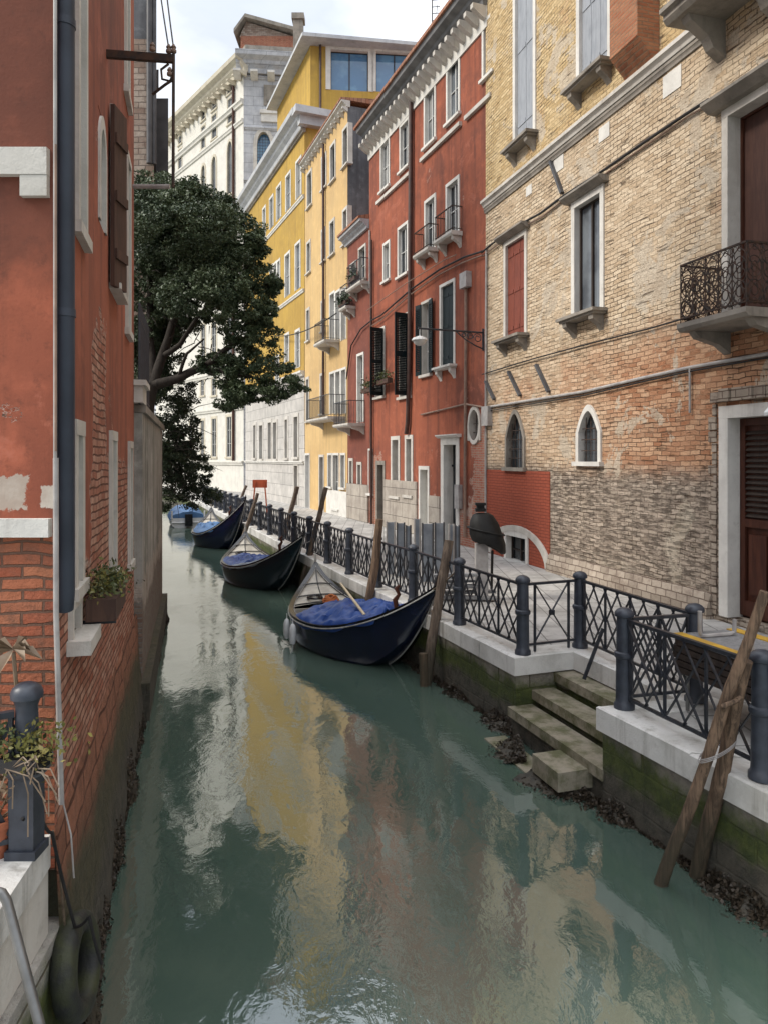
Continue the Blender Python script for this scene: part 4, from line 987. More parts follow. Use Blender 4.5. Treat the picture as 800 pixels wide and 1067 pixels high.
mb=MB(); mb.box(0,u1-.03,-.05,0,f6.uz(30,184)[1],f6.uz(30,156)[1]); mb.box(u1-.20,u1-.031,-.045,0,f6.uz(30,206)[1],f6.uz(30,184)[1]-.002); f6.part(mb,'string_course',M['stone'])
mb=MB(); mb.box(0,u1-.015,-.06,0,f6.uz(30,559)[1],f6.uz(30,540)[1]); f6.part(mb,'stone_band',M['stone_white'])
mb=MB(); mb.prism_z([(-9,4.5),(LA[0]+.2,4.5),(LB[0]+.1,LB[1]),(-10,LB[1])],17,17.3); mb.build('roof',M['tile'],lh,lh.location)
def lp(px,py,y=-.09):
    u,z=f5.uz(px,py); return (u,y,z)
# big slate blue downpipe at the corner
def corner(px0,px1,Y=4.72):
    return ((px0+px1)/2-CX)/F*Y,(px1-px0)/F*Y/2
cxp,rp=corner(57.5,77.5,4.8)
zb=EYE+(478-635)/770*4.8
mb=MB(); mb.tube([(cxp,4.8,14),(cxp,4.8,zb+.1),(cxp-.02,4.83,zb)],rp,18)
for py in (28,330,): 
    zz=EYE+(478-py)/770*4.8; mb.tube([(cxp,4.8,zz),(cxp,4.8,zz+.05)],rp+.006,18)
mb.build('downpipe',M['pipe_dark'],lh,lh.location,smooth=True)
mb=MB(); x=((57.5)-CX)/F*4.62
mb.tube([(x,4.62,EYE+(478-y)/770*4.62) for y in (-60,200,300,478)],.012,8); mb.tube([(x+.004,4.62,EYE+(478-477)/770*4.62),(x+.006,4.62,EYE+(478-640)/770*4.62),(x+.04,4.62,EYE+(478-838)/770*4.62)],.017,10)
mb.build('conduit',M['pipe_pale'],lh,lh.location,smooth=True)
mb=MB(); mb.tube([(x+.012,4.6,EYE+(478-y)/770*4.6) for y in (150,180,215,250,300,340,420,470)],.007,6); mb.build('cable',M['cable_tan'],lh,lh.location,smooth=True)
# foundation below the plaster
mb=MB(); n=.12
d5=f5.d; nn=Vector((d5.y,-d5.x,0))
a=f5.A+nn*.10-d5*.02; b=f5.B+nn*.10+d5*1.0
seg=26
rows=[(-2.2,.16),(-.2,.15),(.35,.12),(.8,.07),(1.2,.035),(1.5,.02),(1.56,.0)]
vs_=[];fs_=[]
for j,(z,o) in enumerate(rows):
    for i in range(seg+1):
        p=f5.A+(d5*((f5.L+.9)*i/seg))+nn*(o+ (mnoise.noise((i*.7,z*3,1))*.025 if 0<j<6 else 0)); vs_.append((p.x,p.y,z))
for j in range(len(rows)-1):
    for i in range(seg): q=j*(seg+1)+i; fs_.append((q,q+1,q+seg+2,q+seg+1))
fs_.append(tuple(j*(seg+1) for j in range(len(rows)))); mb.add(vs_,fs_); mb.build('foundation',M['leftbase'],lh,lh.location,smooth=True)

# ================================================================ GARDEN WALL, TOWER, LEFT BANK
GA=(-.88-.257*11.2+.10,11.2); GB=(-.88-.257*18.3+.10,18.3); GC=(-9.1,30.0); GD=(-17,52)
gw=thing('garden_wall','stained grey garden wall standing in the canal beyond the left red house','wall',(GA[0],GA[1],0))
f7=Frame(gw,GA,GB); f7.wall(M['garden'],.55,4.6,.45,rev=.1)
mb=MB(); mb.box(-.02,f7.L+.05,-.05,.5,4.602,4.72); f7.part(mb,'coping',M['stone_dark'])
mb=MB(); mb.box(-.35,.5,-.03,.5,4.73,4.98); mb.box(-.4,.55,-.08,.55,4.98,5.06); f7.part(mb,'pier_cap',M['stone'])
mb=MB(); mb.box(-.25,f7.L+.02,-.12,.45,-2.2,.56); f7.part(mb,'foundation',M['leftbase'])
fence=thing('garden_fence','black iron bar fence on top of the grey garden wall','fence',f7.world(1,.2,4.73))
for i in range(14):
    mb=MB(); p=f7.world(-.2+i*.17,.03,4.72); mb.tube([p,p+Vector((0,0,1.5))],.02,6); mb.build('bar',M['iron'],fence,fence.location)
mb=MB()
for zz in (4.85,6.0): mb.tube([f7.world(-.2,.03,zz),f7.world(2.2,.03,zz)],.018,6)
mb.build('rail',M['iron'],fence,fence.location)
gw2=thing('bank_wall','low brown brick wall along the left bank behind the tree','wall',(GB[0],GB[1],0))
f8=Frame(gw2,(GB[0]-.15,GB[1]+.02),GC); f8.wall(M['brick_red'],-2.2,2.6,.5); f9=Frame(gw2,GC,GD); f9.wall(M['garden'],-2.2,2.6,.5)
mb=MB(); mb.prism_z([(GA[0]-.5,11.3),(GB[0]-.5,18.3),(GC[0]-.55,30),(GD[0]-.55,52),(-60,52),(-60,11.3)],-2.2,1.5); tag(mb.build('garden_ground',M['weed']),kind='structure')
# tower of rough stone with its flue
TA,TB=(-6.95,20.5),(-6.2,20.5)
tw=thing('stone_tower','rough stone house corner with grey flue pipe rising above the tree','building',(-6.95,20.5,1.5))
x0=wl(120,20.5); x1=wl(160.5,20.5)
def wedge(pa,pb,Y,dp,z0,z1,name,mat):
    """block whose right flank runs away from the canal, as the plots behind the garden do"""
    a,b=wl(pa,Y),wl(pb,Y); m=MB(); m.prism_z([(a,Y),(b,Y),(b-dp*.62,Y+dp),(a-dp*.62,Y+dp)],z0,z1); return m.build(name,M[mat],tw,tw.location)
wedge(100,160.5,20.5,3.0,1.4,EYE+(478-40)/770*20.5,'wall','rough_stone')
wedge(100,160,20.52,3.0,EYE+(478-39.8)/770*20.5,22,'upper_wall','grey_plaster')
mb=MB(); a=wl(156,20.3); mb.tube([(a,20.3,EYE+(478-170)/770*20.3),(a,20.3,21)],.085,12); mb.build('flue',M['metal_grey'],tw,tw.location,smooth=True)
mb=MB(); a=wl(160.2,20.3); mb.tube([(a,20.35,EYE+(478-170)/770*20.3),(a,20.35,20.5)],.06,10); mb.build('flue',M['metal_grey'],tw,tw.location,smooth=True)
wedge(162.5,175.5,21,.8,6,EYE+(478-102)/770*21,'sheet_metal_shaft','metal_grey')
wedge(160,165.5,20.9,.2,EYE+(478-92)/770*20.9,EYE+(478-72)/770*20.9,'vent_box','metal_grey')

# ================================================================ RAILINGS
def post_mesh():
    mb=MB()
    mb.lathe([(.115,0),(.115,.05),(.098,.07),(.094,.12),(.09,.50),(.092,.56),(.108,.575),(.112,.60),(.108,.625),(.088,.64),(.084,.97),(.082,1.02),(.104,1.03),(.108,1.045),(.106,1.065),(.098,1.085),(.080,1.105),(.052,1.12),(.022,1.127),(.001,1.128)],n=18); return mb
ORD=['first','second','third','fourth','fifth','sixth','seventh','eighth','ninth','tenth','eleventh','twelfth','thirteenth','fourteenth','fifteenth','sixteenth','seventeenth','eighteenth','nineteenth','twentieth','twenty-first','twenty-second']
INP=off(EDGE,.13)
def apply(p): return Vector((p[0],p[1],0))
PN={'P1':(3.30,6.45),'P0':(4.16,4.4),'P2':(2.69,8.28),'P3':(3.58,8.52),'P4':(2.90,10.95),'P5':(1.98,10.57),'P6':(1.27,12.48),'P7':(.57,14.40)}
far=[(-.74,17.75)]
def along(Y):
    for a,b in zip(INP,INP[1:]):
        if a[1]<=Y<=b[1] and Y>12: t=(Y-a[1])/(b[1]-a[1]); return (a[0]+(b[0]-a[0])*t,Y)
Ys=[16.1]+[17.9+1.85*i for i in range(17)]
FAR=[along(Y) for Y in Ys]
POSTS=[(PN['P0'],'nearest iron railing post of all, past the crossed mooring poles'),
 (PN['P1'],'iron railing post right beside the two crossed mooring poles'),
 (PN['P2'],'iron railing post on the kerb corner at the near side of the water steps'),
 (PN['P3'],'iron railing post at the top near corner of the water steps'),
 (PN['P4'],'iron railing post at the top far corner of the water steps'),
 (PN['P5'],'iron railing post on the kerb corner left of the water steps'),
 (PN['P6'],'iron railing post just right of the near gondola tip'),
 (PN['P7'],'iron railing post behind the raised tip of the near gondola')]
for i,p in enumerate(FAR): POSTS.append((p,'%s iron railing post along the quay past the raised tip of the near gondola'%ORD[i]))
pm=None
GPOST='iron posts of the quay railing'
for p,lab in POSTS:
    if pm is None: pm=post_mesh().build('railing_post',M['iron_post'],smooth=True); o=pm
    else: o=pm.copy(); COL.objects.link(o)
    o.location=(p[0],p[1],QZ+.006); tag(o,lab,'post',GPOST)
def panel(p,q,label,kind='lattice'):
    a=Vector((p[0],p[1],QZ)); b=Vector((q[0],q[1],QZ)); d=b-a; Ld=d.length; d.normalize()
    a=a+d*.085; b=b-d*.085; Ld-=.17; n=Vector((-d.y,d.x,0))
    t=thing('lattice_railing',label,'railing',a,GPAN)
    zt,zb=1.0,.13
    def P(s,z,o=0): return a+d*s+Vector((0,0,z))+n*o
    mb=MB(); mb.bar(P(0,zt),P(Ld,zt),.035,.05); mb.build('top_rail',M['iron'],t,a)
    mb=MB(); mb.bar(P(0,zb),P(Ld,zb),.03,.035); mb.build('bottom_rail',M['iron'],t,a)
    lo,hi=zb+.016,zt-.018
    mb=MB()
    if kind=='gate':
        s0,s1=.12,Ld-.12
        for s_ in (s0,s1): mb.bar(P(s_,0.02),P(s_,hi),.03,.03,up=n)
        mb.bar(P(s0,lo,.012),P(s1,hi,.012),.028,.012,up=n); mb.bar(P(s0,hi,-.012),P(s1,lo,-.012),.028,.012,up=n)
        mb.obox(P((s0+s1)/2,(lo+hi)/2),d,n,(0,0,1),.035,.026,.035)
    else:
        nb=max(2,round(Ld/.62)); w=Ld/nb
        for i in range(nb+1):
            s_=min(max(i*w,.012),Ld-.012)
            mb.bar(P(s_,lo),P(s_,hi),.03,.022,up=n)
        for i in range(nb):
            for x0,x1,o in ((i*w,(i+1)*w,.018),((i+1)*w,i*w,-.018)): mb.bar(P(x0,lo,o),P(x1,hi,o),.028,.011,up=n)
            m=(i+.5)*w
            mb.bar(P(m,lo,.018),P(i*w+.01,(lo+hi)/2,.018),.024,.010,up=n); mb.bar(P(m,hi,-.018),P((i+1)*w-.01,(lo+hi)/2,-.018),.024,.010,up=n)
            mb.bar(P(m,lo,-.018),P((i+1)*w-.01,(lo+hi)/2,-.018),.024,.010,up=n); mb.bar(P(m,hi,.018),P(i*w+.01,(lo+hi)/2,.018),.024,.010,up=n)
    mb.build('lattice',M['iron'],t,a); return t
GPAN='iron lattice panels of the quay railing'
panel(PN['P0'],PN['P1'],'nearest iron lattice railing panel, on the camera side of the crossed poles')
panel(PN['P1'],PN['P2'],'iron lattice railing panel on the near kerb directly behind the crossed poles')
panel(PN['P2'],PN['P3'],'short iron lattice panel across the near end of the water steps')
panel(PN['P3'],PN['P4'],'iron lattice railing panel along the top of the water steps')
panel(PN['P4'],PN['P5'],'narrow iron gate panel with a single cross at the far end of the steps','gate')
panel(PN['P5'],PN['P6'],'iron lattice railing panel just left of the narrow gate panel')
panel(PN['P6'],PN['P7'],'iron lattice railing panel behind the high tip of the near gondola')
pp=[PN['P7']]+FAR
for i in range(len(pp)-1): panel(pp[i],pp[i+1],'%s iron lattice railing panel along the quay past the high tip of the near gondola'%ORD[i])
# leaning iron stay at the steps
mb=MB(); mb.bar(atY(608,708,10.2),atY(628,655,10.3),.05,.02); tag(mb.build('railing_stay',M['iron'],org=tuple(atY(608,708,10.2))),'leaning iron stay bar propped against the railing above the top water step','bar')

# ================================================================ MOORING POLES
def pole(name,path,r0,r1,label,group='wooden mooring poles',mat='pole',n=10,knots=True):
    k=26; P=[];RR=[]
    pa=[Vector(p) for p in path]
    for i in range(k+1):
        t=i/k*(len(pa)-1); j=min(int(t),len(pa)-2); f=t-j; p=pa[j].lerp(pa[j+1],f)
        w=mnoise.noise_vector(p*1.3)*.034; P.append(p+Vector((w.x,w.y,0))); RR.append((r0+(r1-r0)*i/k)*(1+.16*mnoise.noise(p*3.6)))
    mb=MB(); mb.tube(P,RR,n); return tag(mb.build(name,M[mat],org=tuple(pa[0]),smooth=True),label,'pole',group)
def below(p,q,z=-1.2):      # run the pole on below the water
    p=Vector(p);q=Vector(q); d=(p-q); return p+d*((z-p.z)/d.z)
a,b=atZ(691,922,0),atY(796,617,6.22); pole('mooring_pole',[below(a,b),a,b],.068,.043,'slanting bare mooring pole with a hooked top, the left one of the crossed pair')
c,d=atZ(728,914,0),atY(776,688,6.42); pole('mooring_pole',[below(c,d),c,d],.080,.066,'thicker shorter mooring pole tied under the slanting hooked one')
mb=MB(); q=a.lerp(b,.62); mb.tube([q+Vector((.0,0,-.02)),q+Vector((-.05,-.1,.06)),q+Vector((.03,-.12,.10)),q+Vector((.12,-.06,.12))],.022,6)
tag(mb.build('pole_hook',M['pole'],org=tuple(q)),'short broken branch stub on the slanting mooring pole','branch')
wr=MB()
for k in range(3):
    q=a.lerp(b,.455+k*.006); q2=c.lerp(d,.62+k*.008); P=[]
    cc=(q+q2)/2
    for i in range(21):
        t=2*math.pi*i/20; dv=(q2-q)/2; P.append(cc+dv*1.0*math.cos(t)+dv.normalized()*.1*math.cos(t)+Vector((0,-.12,.02))*math.sin(t))
    wr.tube(P,.004,5,cap=False)
tag(wr.build('tie_wire',M['pipe_pale'],org=tuple(q)),'loops of wire tying the two crossed mooring poles','wire')
for (p0,Y0,p1,Y1,r,lab) in (((383,640),15.7,(396,541),15.75,.105,'thick mooring pole leaning at the kerb behind the blue tarpaulin'),
    ((443,712),12.75,(468,563),12.9,.10,'forked weathered mooring pole beside the high tip of the near gondola'),
    ((317,600),21.4,(340,508),21.3,.085,'tall tilted mooring pole between the near and middle gondolas'),
    ((294,566),26.6,(310,507),26.4,.10,'mooring pole behind the high tip of the middle gondola'),
    ((257,550),30.0,(269,514),29.8,.09,'mooring pole in front of the far gondola railing'),
    ((245,535),35.8,(257,506),35.6,.08,'thin mooring pole near the motorboat'),
    ((219,534),43.5,(223,512),43.5,.09,'farthest mooring pole beside the motorboat')):
    p=atY(*p0,Y0); q=atY(*p1,Y1); pole('mooring_pole',[below(p,q),p,q],r,r*.8,lab,mat='pole_grey' if Y0>12 and r!=.105 else 'pole')
q=atY(441,705,12.7); pole('mooring_stump',[(q.x,q.y,-1),(q.x,q.y,.55)],.09,.075,'short rotten stump in the water under the near gondola tip',mat='pole')

# ================================================================ BOATS
def bez(t,A,B,C): return A*(1-t)**2+B*2*t*(1-t)+C*t*t
GO=Vector((-.45,15.6,0))
def gondola_fns(h0=1.33,h1=1.62):
    P0,P2,Mid=Vector((-1.69,18.3)),Vector((.92,13.15)),Vector((-.86,15.5)); P1=Mid*2-(P0+P2)*.5
    def c(t): return bez(t,P0,P1,P2)
    def nrm(t):
        d=(c(min(1,t+.01))-c(max(0,t-.01))); d.normalize(); return Vector((-d.y,d.x))     # towards +X-ish side? checked by sign
    def b(t):
        t=min(1,max(0,t))
        if t<.46: x=t/.46; return .018+.93*math.sin(math.pi/2*x)**1.08
        x=(1-t)/.52; return .018+.93*max(0,math.sin(math.pi/2*x))**.95
    def zg(t):
        return .60+((h0-.60)*((.5-t)/.5)**2.9 if t<.5 else (h1-.60)*((t-.5)/.5)**2.3)
    def zk(t):
        return -.28+((h0-.12+.28)*((.5-t)/.5)**5 if t<.5 else (h1-.14+.28)*((t-.5)/.5)**3.6)
    def P(t,s,z):   # s in -1..1 across
        q=c(t)+nrm(t)*(b(t)*s); return Vector((q.x,q.y,z))
    return c,nrm,b,zg,zk,P
def gondola(hullmat,label,h0,h1):
    c,nrm,b,zg,zk,P=gondola_fns(h0,h1); N=40
    root=thing('gondola',label,'gondola',GO,'moored gondolas')
    mb=MB(); secs=[]
    S_=[(-1,1.0),(-.985,.72),(-.90,.38),(-.66,.10),(0,0),(.66,.10),(.90,.38),(.985,.72),(1,1.0)]
    for i in range(N+1):
        t=i/N; g,k=zg(t),zk(t); secs.append([P(t,s,k+(g-k)*f) for s,f in S_])
    m=len(S_); vs=[p for s in secs for p in s]; fs=[]
    for i in range(N):
        for j in range(m-1): q=i*m+j; fs.append((q,q+m,q+m+1,q+1))
    fs.append(tuple(range(m))); fs.append(tuple(N*m+j for j in range(m)))
    mb.add(vs,fs); mb.build('hull',hullmat,root,GO,smooth=True)
    # inside skin and floor
    mb=MB(); vs=[]; fs=[]
    for i in range(N+1):
        t=i/N; g,k=zg(t),zk(t); fl=max(k+.10,g-.42); w=max(0.02,1-.05/b(t))
        vs+=[P(t,-w,g-.01),P(t,-w*.9,fl),P(t,w*.9,fl),P(t,w,g-.01)]
    for i in range(N):
        for j in range(3): q=i*4+j; fs.append((q,q+1,q+5,q+4))
    mb.add(vs,fs); mb.build('interior',M['deckblack'],root,GO,smooth=True)
    # gunwale caps, one each side, and the silver rubbing line
    for sgn in (-1,1):
        mb=MB(); vs=[];fs=[]
        for i in range(N+1):
            t=i/N; g=zg(t); wi=max(0.0,1-.085/b(t)); wo=1+.02/b(t)
            vs+=[P(t,sgn*wo,g-.035),P(t,sgn*wo,g+.012),P(t,sgn*wi,g+.012),P(t,sgn*wi,g-.035)]
        for i in range(N):
            for j in range(4): q=i*4; fs.append((q+j,q+(j+1)%4,q+4+(j+1)%4,q+4+j))
        mb.add(vs,fs); mb.build('gunwale',M['deckblack'],root,GO)
        mb=MB(); mb.tube([P(t,sgn*(1+.03/b(t)),zg(t)-.05) for t in np.linspace(0.0,1,60)],.014,6); mb.build('trim',M['trim'],root,GO,smooth=True)
        mb=MB(); mb.tube([P(t,sgn*max(0,1-.10/b(t)),zg(t)+.014) for t in np.linspace(0.02,.98,60)],.008,5); mb.build('trim',M['trim'],root,GO,smooth=True)
    mb=MB(); mb.tube([P(t,0,zk(t)-.005)+Vector((0,0,0)) for t in np.linspace(.78,1,20)]+[P(1,0,zg(1)+.02)],.016,6); mb.build('stem_band',M['trim'],root,GO,smooth=True)
    # upright blade at the far tip and curled end at the near tip
    mb=MB(); q=P(0,0,zg(0)); mb.tube([q+Vector((0,0,-.35)),q+Vector((-.01,.02,-.05)),q+Vector((-.01,.05,.16)),q+Vector((-.02,.03,.27))],[.03,.035,.03,.012],8); mb.build('prow_blade',M['trim'],root,GO,smooth=True)
    mb=MB(); q=P(1,0,zg(1)); mb.tube([q+Vector((-.04,.08,-.1)),q+Vector((.02,-.02,.03)),q+Vector((.05,-.07,.14)),q+Vector((.04,-.06,.22))],[.045,.045,.035,.015],8); mb.build('stern_tip',M['deckblack'],root,GO,smooth=True)
    # decks
    for (t0,t1,mat,nm) in ((.005,.30,'deckpale','foredeck'),(.80,.995,'deckblack','afterdeck')):
        mb=MB(); vs=[];fs=[]; k=16
        for i in range(k+1):
            t=t0+(t1-t0)*i/k; g=zg(t); w=max(.01,1-.09/b(t))
            for j in range(7):
                s=-1+2*j/6; vs.append(P(t,s*w,g-.03+.05*(1-s*s)*min(1,b(t)*2)))
        for i in range(k):
            for j in range(6): q=i*7+j; fs.append((q,q+1,q+8,q+7))
        mb.add(vs,fs); dk=mb.build(nm,M[mat],root,GO,smooth=True)
        if nm=='foredeck':
            mb=MB()
            for tt in (.13,.22,.30):
                mb.tube([P(tt,s*.9,zg(tt)-.005+.05*(1-s*s*.8)) for s in np.linspace(-1,1,9)],.018,6)
            mb.tube([P(t,0,zg(t)+.025) for t in np.linspace(.03,.30,12)],.014,6)
            mb.build('deck_beam',M['deckblack'],dk,GO)
            mb=MB(); q=P(.25,-.25,zg(.25)+.03); mb.tube([q+Vector((.16*math.cos(x),.16*math.sin(x),.02)) for x in np.linspace(0,6.28,17)],.03,6); mb.build('deck_ring',M['deckblack'],dk,GO)
    # thwart and oarlock
    mb=MB(); t=.335; mb.bar(P(t,-.9,zg(t)-.12),P(t,.9,zg(t)-.12),.22,.03,up=(0,0,1)); mb.build('thwart',M['deckpale'],root,GO)
    q=P(.89,-.9,zg(.89)); mb=MB(); mb.tube([q,q+Vector((-.02,0,.16)),q+Vector((.05,0,.26)),q+Vector((0,.02,.36)),q+Vector((.06,.02,.42))],[.04,.05,.035,.045,.03],8); mb.build('oarlock',M['wood_brown'],root,GO,smooth=True)
    # fenders hung on the canal side are part of the mooring kit
    return root
g1=gondola(M['hull'],'near black gondola with a royal blue tarpaulin and pale foredeck',1.33,1.62)
g2=gondola(M['hull_teal'],'middle dark gondola with a grey blue cover, between the other two',1.30,1.72)
g2.location=GO+Vector((-3.22,7.95,0))
g3=gondola(M['hull'],'farthest gondola with a steep raised stern moored behind the middle one',1.5,2.15)
g3.location=GO+Vector((-6.75,17.9,0))
def tarp(mat,off3,t0,t1,label,h0,h1,seed,peak=.22,gr='boat tarpaulins',low=.09):
    c,nrm,b,zg,zk,P=gondola_fns(h0,h1); mb=MB(); nu,nv=46,30; vs=[];fs=[]
    for i in range(nu+1):
        t=t0+(t1-t0)*i/nu
        for j in range(nv+1):
            s=-1.0+2*j/nv; e=abs(s); w=1+.05/b(t)
            p=P(t,s*w*.98,0); q=p*1.0
            ridge=peak*(1-e**1.6)*(.55+.45*math.sin(math.pi*(i/nu)))
            f1=mnoise.fractal(Vector((t*9+seed,s*2.2,seed)),1.0,2.0,4); f2=abs(mnoise.noise(Vector((t*16+s*4,s*4.5-t*9,seed+3))))
            z=zg(t)+.03+ridge+.10*f1*(1-e**3)-.17*f2*(1-e**4)
            z-= low*max(0,(e-.88)/.12)**1.3*(1.4+.9*mnoise.noise(Vector((t*14,s,seed+9))))
            edge=min(i,nu-i)/nu
            if edge<.06: z-=.16*(1-edge/.06)*(1-e**4)
            vs.append((p.x,p.y,z))
    for i in range(nu):
        for j in range(nv): q=i*(nv+1)+j; fs.append((q,q+1,q+nv+2,q+nv+1))
    mb.add(vs,fs); o=mb.build('tarpaulin',mat,None,GO,smooth=True); o.location=GO+Vector(off3)
    so_=o.modifiers.new('thickness','SOLIDIFY'); so_.thickness=.012
    return tag(o,label,'tarpaulin',gr)
tarp(M['bluetarp'],(0,0,0),.41,.83,'royal blue crumpled tarpaulin covering the near gondola',1.33,1.62,2.0,.40)
tarp(M['bluetarp'],(-3.22,7.95,0),.30,.58,'blue crumpled sheet over the far half of the middle gondola',1.30,1.72,5.0,.16)
tarp(M['greytarp'],(-3.22,7.95,.02),.56,.80,'grey blue flat cover over the near half of the middle gondola',1.30,1.72,8.0,.10)
tarp(M['bluetarp_pale'],(-6.75,17.9,0),.16,.76,'faded blue tarpaulin covering the farthest gondola',1.5,2.15,11.0,.20)
c,nrm,b,zg,zk,P=gondola_fns(1.33,1.62)
# oar, rope coil, fenders of the near gondola
p=atY(380,641,13.9); q=atY(355,608,15.3); mb=MB(); mb.tube([p,q],[.030,.022],8); tag(mb.build('oar',M['cream'],org=tuple(p),smooth=True),'cream painted oar shaft lying across the royal blue tarpaulin','oar')
q=P(.30,.15,zg(.30)+.06); mb=MB()
for k in range(4):
    mb.tube([q+Vector(((.17-.02*k)*math.cos(x),(.17-.02*k)*math.sin(x),.03*k+.02*math.sin(3*x+k))) for x in np.linspace(0,6.283,19)],.028,6,cap=False)
tag(mb.build('rope_coil',M['rope_orange'],org=tuple(q),smooth=True),'orange rope coiled on the near gondola beside its blue tarpaulin','rope')
def fender(t,lab):
    sgn=1 if P(.5,1,0).x<P(.5,-1,0).x else -1
    q=P(t,sgn*(1+.10/b(t)),0); g=zg(t); mb=MB(); mb.lathe([(.001,.10),(.05,.12),(.075,.2),(.075,.42),(.05,.5),(.02,.53)],(q.x,q.y,g-.62),12); mb.tube([(q.x,q.y,g-.10),(q.x,q.y,g+.02)],.01,5)
    tag(mb.build('fender',M['white_hull'],org=(q.x,q.y,g-.55),smooth=True),lab,'fender','white fenders on the near gondola')
fender(.40,'white fender on the near gondola closest to its pale foredeck'); fender(.475,'white fender second from the pale foredeck of the near gondola')
# mooring lines
def line(pts,r,mat,label,cat='rope',sag=.1):
    P_=[Vector(p) for p in pts]; out=[]
    for a_,b_ in zip(P_,P_[1:]):
        for i in range(12): t=i/12; q=a_.lerp(b_,t); q.z-=sag*4*t*(1-t); out.append(q)
    out.append(P_[-1]); mb=MB(); mb.tube(out,r,6); return tag(mb.build('mooring_rope',M[mat],org=tuple(P_[0]),smooth=True),label,cat)
line([P(.96,0,zg(.96)+.03),atY(478,592,12.48)],.012,'rope','thin rope from the high tip of the near gondola to the railing post',sag=.05)
line([P(.9,0,zg(.9)+.03)+Vector((-3.22,7.95,.1)),atY(330,560,21.3)],.014,'pipe_pale','pale rope from the middle gondola to the tall tilted mooring pole',sag=.06)
# covered motorboat far up the canal
mr_=thing('motorboat','small white motorboat under a bright blue cover at the far end of the boats','boat',(-11.3,42.6,0))
dv=Vector((-.36,1,0)).normalized(); nv=Vector((dv.y,-dv.x,0)); O_=Vector((-11.05,41.8,0))
mb=MB(); secs=[]; N=14
for i in range(N+1):
    t=i/N; w=.95*(1-max(0,(t-.45)/.55)**2.2)+.02; z=.55+.35*t*t; cpt=O_+dv*(5.0*t)
    secs+= [cpt-nv*w+Vector((0,0,z)),cpt-nv*w*.9+Vector((0,0,.1)),cpt-nv*w*.5+Vector((0,0,-.2)),cpt+nv*w*.5+Vector((0,0,-.2)),cpt+nv*w*.9+Vector((0,0,.1)),cpt+nv*w+Vector((0,0,z))]
fs=[(i*6+j,i*6+6+j,i*6+7+j,i*6+1+j) for i in range(N) for j in range(5)]+[(0,1,2,3,4,5)]
mb.add(secs,fs); mb.build('hull',M['white_hull'],mr_,mr_.location,smooth=True)
mb=MB(); vs=[];fs=[]
for i in range(19):
    t=i/18
    for j in range(15):
        s=-1+2*j/14; w=(.98*(1-max(0,(t-.45)/.55)**2.2)+.03); cpt=O_+dv*(4.7*t+.02)+nv*(w*s)
        z=.60+.35*t*t+ (.55*math.sin(math.pi*min(1,t*1.15+.12))**.6)*(1-abs(s)**2.4)+.09*mnoise.noise(Vector((t*8,s*3,4)))-(.16 if abs(s)>.99 else 0); vs.append((cpt.x,cpt.y,z))
fs=[(i*15+j,i*15+j+1,i*15+16+j,i*15+15+j) for i in range(18) for j in range(14)]+[tuple(range(15))]
mb.add(vs,fs); mb.build('cover',M['bluetarp_pale'],mr_,mr_.location,smooth=True)
mb=MB(); q=O_-dv*.22; mb.obox(q+Vector((0,0,.45)),nv,dv,(0,0,1),.2,.16,.33); mb.build('outboard_motor',M['deckblack'],mr_,mr_.location)
mb=MB(); mb.tube([O_-nv*.9+Vector((0,0,.5)),O_-nv*.9+Vector((0,0,.95))],.05,6); mb.tube([O_+nv*.9+Vector((0,0,.5)),O_+nv*.9+Vector((0,0,.95))],.05,6); mb.tube([O_-nv*.88-dv*.03+Vector((0,0,.30)),O_+nv*.88-dv*.03+Vector((0,0,.30))],.04,6); mb.build('stern_rail',M['white_hull'],mr_,mr_.location)
# ================================================================ FOLIAGE HELPERS
def leaf_mesh(name,pts,size,mat,parent=None,org=(0,0,0),aspect=1.9,droop=.0):
    """many small leaf faces (kite quads, slightly folded) at PTS (numpy n x 3)"""
    n=len(pts); rng=np.random.default_rng(abs(hash(name))%1000+n) if False else np.random.default_rng(n)
    d=rng.normal(size=(n,3)); d[:,2]-=droop; d/=np.linalg.norm(d,axis=1,keepdims=True)
    e=rng.normal(size=(n,3)); e-=d*(e*d).sum(1,keepdims=True); e/=np.linalg.norm(e,axis=1,keepdims=True)
    s=size*rng.uniform(.6,1.35,size=(n,1)); w=s/aspect; nn=np.cross(d,e)
    p=pts-np.array(org)
    V=np.empty((n,4,3)); V[:,0]=p-d*s; V[:,1]=p+e*w+nn*w*.35; V[:,2]=p+d*s; V[:,3]=p-e*w+nn*w*.35
    me=bpy.data.meshes.new(name); me.vertices.add(n*4); me.vertices.foreach_set('co',V.reshape(-1))
    me.loops.add(n*4); me.loops.foreach_set('vertex_index',np.arange(n*4,dtype=np.int32)); me.polygons.add(n)
    me.polygons.foreach_set('loop_start',np.arange(0,n*4,4,dtype=np.int32)); me.polygons.foreach_set('loop_total',np.full(n,4,dtype=np.int32))
    me.materials.append(mat); me.update(calc_edges=True); me.validate()
    o=bpy.data.objects.new(name,me); COL.objects.link(o)
    if parent is not None: o.parent=parent
    else: o.location=org
    return o
